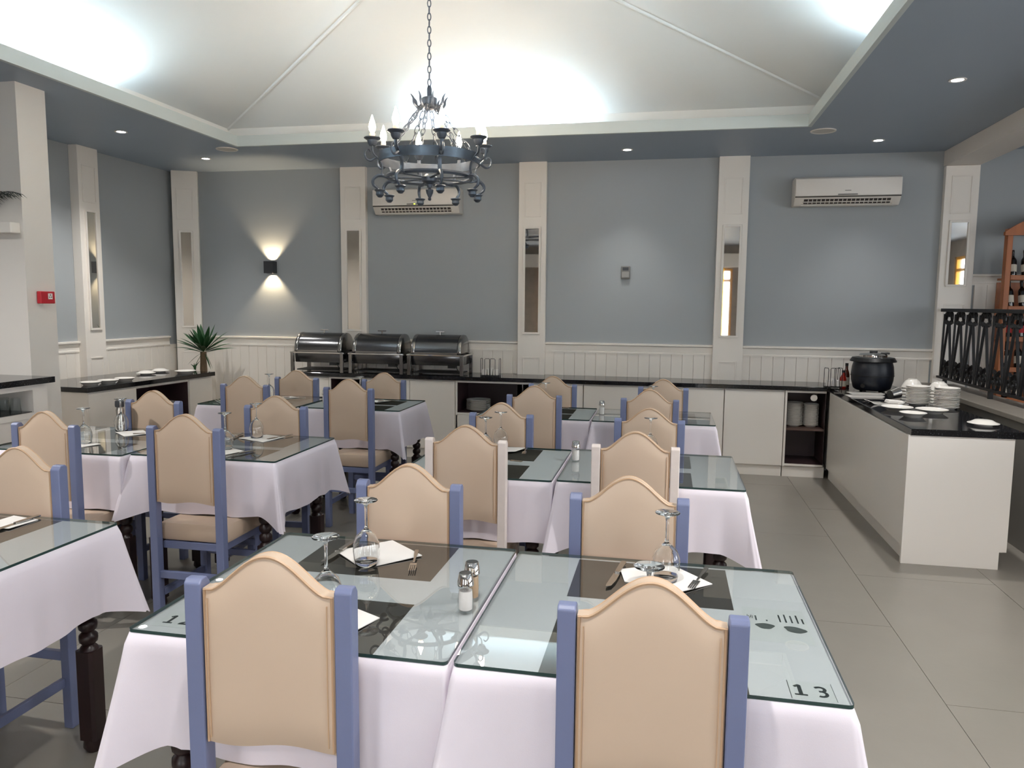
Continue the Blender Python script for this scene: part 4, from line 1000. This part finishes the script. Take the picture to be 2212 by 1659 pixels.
for x, y, lab in ((-4.80, 5.58, 'first white plate on the left worktop, nearest the partition'), (-4.775, 5.76, 'second white plate on the left worktop, middle of three'), (-4.76, 5.95, 'third white plate on the left worktop, furthest of three')):
    plate(x, y, .8555, .085, lab, 'plates on the left worktop', .026)
cover(-5.00, 6.55, .8555, 'left white dish cover near the left wall'); cover(-5.03, 6.80, .8555, 'right white dish cover near the left wall')
plate(-4.70, 6.74, .8555, .10, 'white plate at the far end of the left worktop, by the yucca', 'plates on the left worktop', .026)
pt = thing('serving_platter', 'oblong white platter with a folded napkin on the right counter', 'platter', (1.64, 6.17, .8465), .1)
build('dish', G().prism([(-.10, .004), (-.07, 0), (.07, 0), (.10, .004), (.125, .022), (.12, .024), (.07, .008), (-.07, .008), (-.12, .024), (-.125, .022)], 'y', -.07, .07), m_china, pt, smooth=True)
tn = build('napkin', G().prism([(-.01, 0), (.10, 0), (.115, .012), (.0, .022)], 'y', -.05, .05), m_paper, None, loc=(1.66, 6.17, .857), bevel=.003); tag(tn, 'folded white napkin lying in the oblong platter', 'napkin')
sp = spoon(1.60, 6.16, 1.5, 'serving spoon lying in the oblong platter', .857)
for x, y, s in ((1.60, 6.60, 'front'), (1.66, 6.82, 'rear')):
    o = build('serving_tray', G().prism([(-.14, .006), (-.12, 0), (.12, 0), (.14, .006), (.14, .010), (-.14, .010)], 'y', -.05, .05), m_china, None, loc=(x, y, .8465), rot=(0, 0, .05)); tag(o, 'flat white tray in front of the soup kettle, %s one' % s, 'tray', 'flat trays by the kettle')
lb = thing('ladle_cup', 'small steel cup tipped on its side by the bowls', 'cup', (1.74, 6.40, .8465), .5)
build('cup', G().lathe([(0, 0), (.035, 0), (.045, .075), (.042, .075), (.032, .004), (0, .004)], 22), m_steel, lb, smooth=True, loc=(0, 0, .046), rot=(0, PI/2*.86, 0))
# yucca
yu = thing('yucca_plant', 'yucca with spiky green leaves behind the end of the left worktop', 'plant', (-4.80, 7.23, 0))
build('pot', G().lathe([(0, 0), (.12, 0), (.16, .30), (.165, .31), (.15, .31), (.14, .28), (0, .28)], 24), m_charcoal, yu, smooth=True)
pts = [(.03*math.sin(i*.7)*.3-(.012 if i > 4 else 0), 0, .28+.095*i) for i in range(9)]
build('trunk', G().tube(pts, [.034+.004*math.sin(i*2.3) for i in range(9)], 12), m_trunk, yu, smooth=True)
lf = 0
for k in range(44):
    a = k*2.39996; el = math.radians(78-70*((k+.5)/44)**.8 if k < 38 else -25-10*(k-38)); L = random.uniform(.24, .36)*(1 if k < 38 else .6)
    base = Vector((-.012+.02*math.cos(a), .02*math.sin(a), 1.02+.06*(1-k/44)))
    d = Vector((math.cos(a)*math.cos(el), math.sin(a)*math.cos(el), math.sin(el))); side = Vector((-math.sin(a), math.cos(a), 0)); nn = d.cross(side)
    vs = []; n = 7
    for i in range(n):
        t = i/(n-1); w = (.027 if k < 38 else .008)*math.sin(PI*(.18+.82*(1-t)))**.8*(1-t**4); p = base+d*L*t-Vector((0, 0, 1))*.06*t*t*math.cos(el)
        vs += [p-side*w, p+nn*w*.35, p+side*w]
    fs = []
    for i in range(n-1):
        b = 3*i; fs += [(b, b+1, b+4, b+3), (b+1, b+2, b+5, b+4)]
    build('leaf', G().add(vs, fs), m_leaf, yu, smooth='all', merge=False)
for k in range(4):
    a = -1.9+.4*k; g = G().tube([(-.10, -.03, .84), (-.10+.05*math.cos(a)*.5, -.05, .89), (-.10+.10*math.cos(a), -.06, .91+.012*k)], [.006, .007, .001], 5)
    build('small_leaf', g, m_leaf, yu)
build('offshoot', G().tube([(-.08, -.01, .28), (-.10, -.03, .60), (-.10, -.03, .85)], .007, 6), m_trunk, yu, smooth=True)

# ------------------------------------------------------------------ railing and wine rack on the right
rl = thing('iron_railing', 'black wrought iron railing with scrolls on the low wall', 'railing', (2.49, 0, 0))
y0, y1, zb, zt_ = 4.2, 7.66, .945, 1.57
build('top_rail', G().box(-.022, .022, y0, y1, zt_-.03, zt_), m_iron, rl, bevel=.004)
build('bottom_rail', G().box(-.018, .018, y0, y1+.02, zb-.015, zb+.005), m_iron, rl, bevel=.003)
for y in (y0+.1, 5.6, 6.5, 7.5): build('foot', G().box(-.015, .015, y-.015, y+.015, .872, zb-.015), m_iron, rl)
sp_ = .27; yy = y1-.165
bar = G(); zA, zB = zt_-.12, zb+.005
barL = G().tube([(0, .012, zA), (0, .125, zB)], .0125, 4, flat=(1, .8, (1, 0, 0))).mesh('baluster', [m_iron]); barR = G().tube([(0, -.012, zA), (0, -.125, zB)], .0125, 4, flat=(1, .8, (1, 0, 0))).mesh('baluster', [m_iron])
barU = G().tube([(0, .135, zB), (0, .115, zt_-.05)], .011, 4, flat=(1, .8, (1, 0, 0))).mesh('baluster', [m_iron])
def ring_(cy, cz, r, rr_=.008): return [(0, cy+r*math.cos(t), cz+r*math.sin(t)) for t in [2*PI*i/14 for i in range(14)]]
orn_t = G()
for s in (-1, 1):
    orn_t.tube([(0, s*.045+.038*math.cos(t)*s, zt_-.075+.042*math.sin(t)) for t in [PI*.5-PI*1.6*i/12+PI*.5 for i in range(13)]], .011, 5)
    orn_t.tube([(0, s*.01, zt_-.03), (0, s*.05, zt_-.06), (0, s*.085, zt_-.12), (0, s*.06, zt_-.135), (0, s*.015, zt_-.12)], .011, 5)
orn_t.box(-.009, .009, -.09, .09, zt_-.135, zt_-.115)
orn_t = orn_t.mesh('top_scroll', [m_iron], merge=False)
orn_b = G()
for s in (-1, 1):
    orn_b.tube(ring_(s*.036, zb+.075, .028), .012, 5, closed=True)
    orn_b.tube([(0, s*.004, zb+.095), (0, s*.018, zb+.13), (0, s*.05, zb+.155)], [.018, .018, .009], 5)
    orn_b.tube([(0, s*.055, zb+.06), (0, s*.03, zb+.005)], .013, 5)
orn_b.box(-.009, .009, -.06, .06, zb+.04, zb+.06).tube([(0, 0, zb+.06), (0, 0, zb+.11)], .016, 6)
orn_b = orn_b.mesh('bottom_scroll', [m_iron], merge=False)
while yy > y0+.1:
    for me in (barL, barR, barU, orn_t, orn_b): put(me.name.split('.')[0], me, rl, (0, yy, 0))
    yy -= sp_

wr = thing('wine_rack', 'tall varnished wooden wine rack with an arched top', 'wine rack', (3.265, 7.58, .71))
RW = .345
for s in (-1, 1): build('side_post', G().box(s*RW-.022, s*RW+.022, -.13, -.06, 0, 1.56), m_pine, wr, bevel=.003)
ap_ = [(-RW-.05, 1.50)]+[(x, 1.53+.16*math.cos(x/(RW+.05)*PI/2)**.9) for x in [-(RW+.05)+2*(RW+.05)*i/20 for i in range(21)]][0:21]+[(RW+.05, 1.50)]
build('arch', G().prism(ap_, 'y', -.15, -.11), m_pine, wr)
build('back_panel', G().box(-RW+.022, RW-.022, .14, .15, .02, 1.10), m_pine, wr)
ROWS = [1.135, .865, .595, .325, .052]
for z in ROWS:
    build('shelf', G().box(-RW+.022, RW-.022, -.12, .14, z-.018, z), m_pine, wr)
    build('shelf_rail', G().box(-RW+.022, RW-.022, -.135, -.12, z-.02, z+.022), m_pine, wr, bevel=.002)
def bottle_parts():
    b = G().lathe([(0, 0), (.034, 0), (.037, .006), (.037, .17), (.034, .19), (.018, .215), (.0145, .23), (.0145, .29), (0, .29)], 22).mesh('body', [m_bottle], smooth=True)
    l = G().lathe([(.0373, .05), (.0378, .05), (.0378, .13), (.0373, .13)], 22, closed=True)
    c = G().lathe([(.0148, .225), (.0155, .225), (.0155, .268), (.0165, .27), (.0165, .283), (.0155, .286), (.0155, .294), (0, .2945)], 16).mesh('capsule', [m_caps], smooth=True)
    return b, l.mesh('label', [m_label]), l.mesh('label', [m_label_r]), c
Bb, Bl, Br, Bc = bottle_parts()
nth = ['first', 'second', 'third', 'fourth', 'fifth', 'sixth']; rown = ['top', 'second', 'third', 'fourth', 'lowest']
for ri, z in enumerate(ROWS):
    for k in range(6):
        red = (ri == 2)
        t = thing('wine_bottle', '%s bottle from the left on the %s wine rack shelf%s' % (nth[k], rown[ri], ', red label' if red else ', cream label'), 'bottle', (2.99+.103*k, 7.55, .71+z+.001), 0, 'wine bottles in the rack')
        t.rotation_euler = (-.22, 0, random.uniform(-.25, .25))
        t.location.y = 7.535; t.location.z = .71+z+.010; t.scale = (.86, .86, .82)
        put('body', Bb, t); put('label', Br if red else Bl, t); put('capsule', Bc, t)
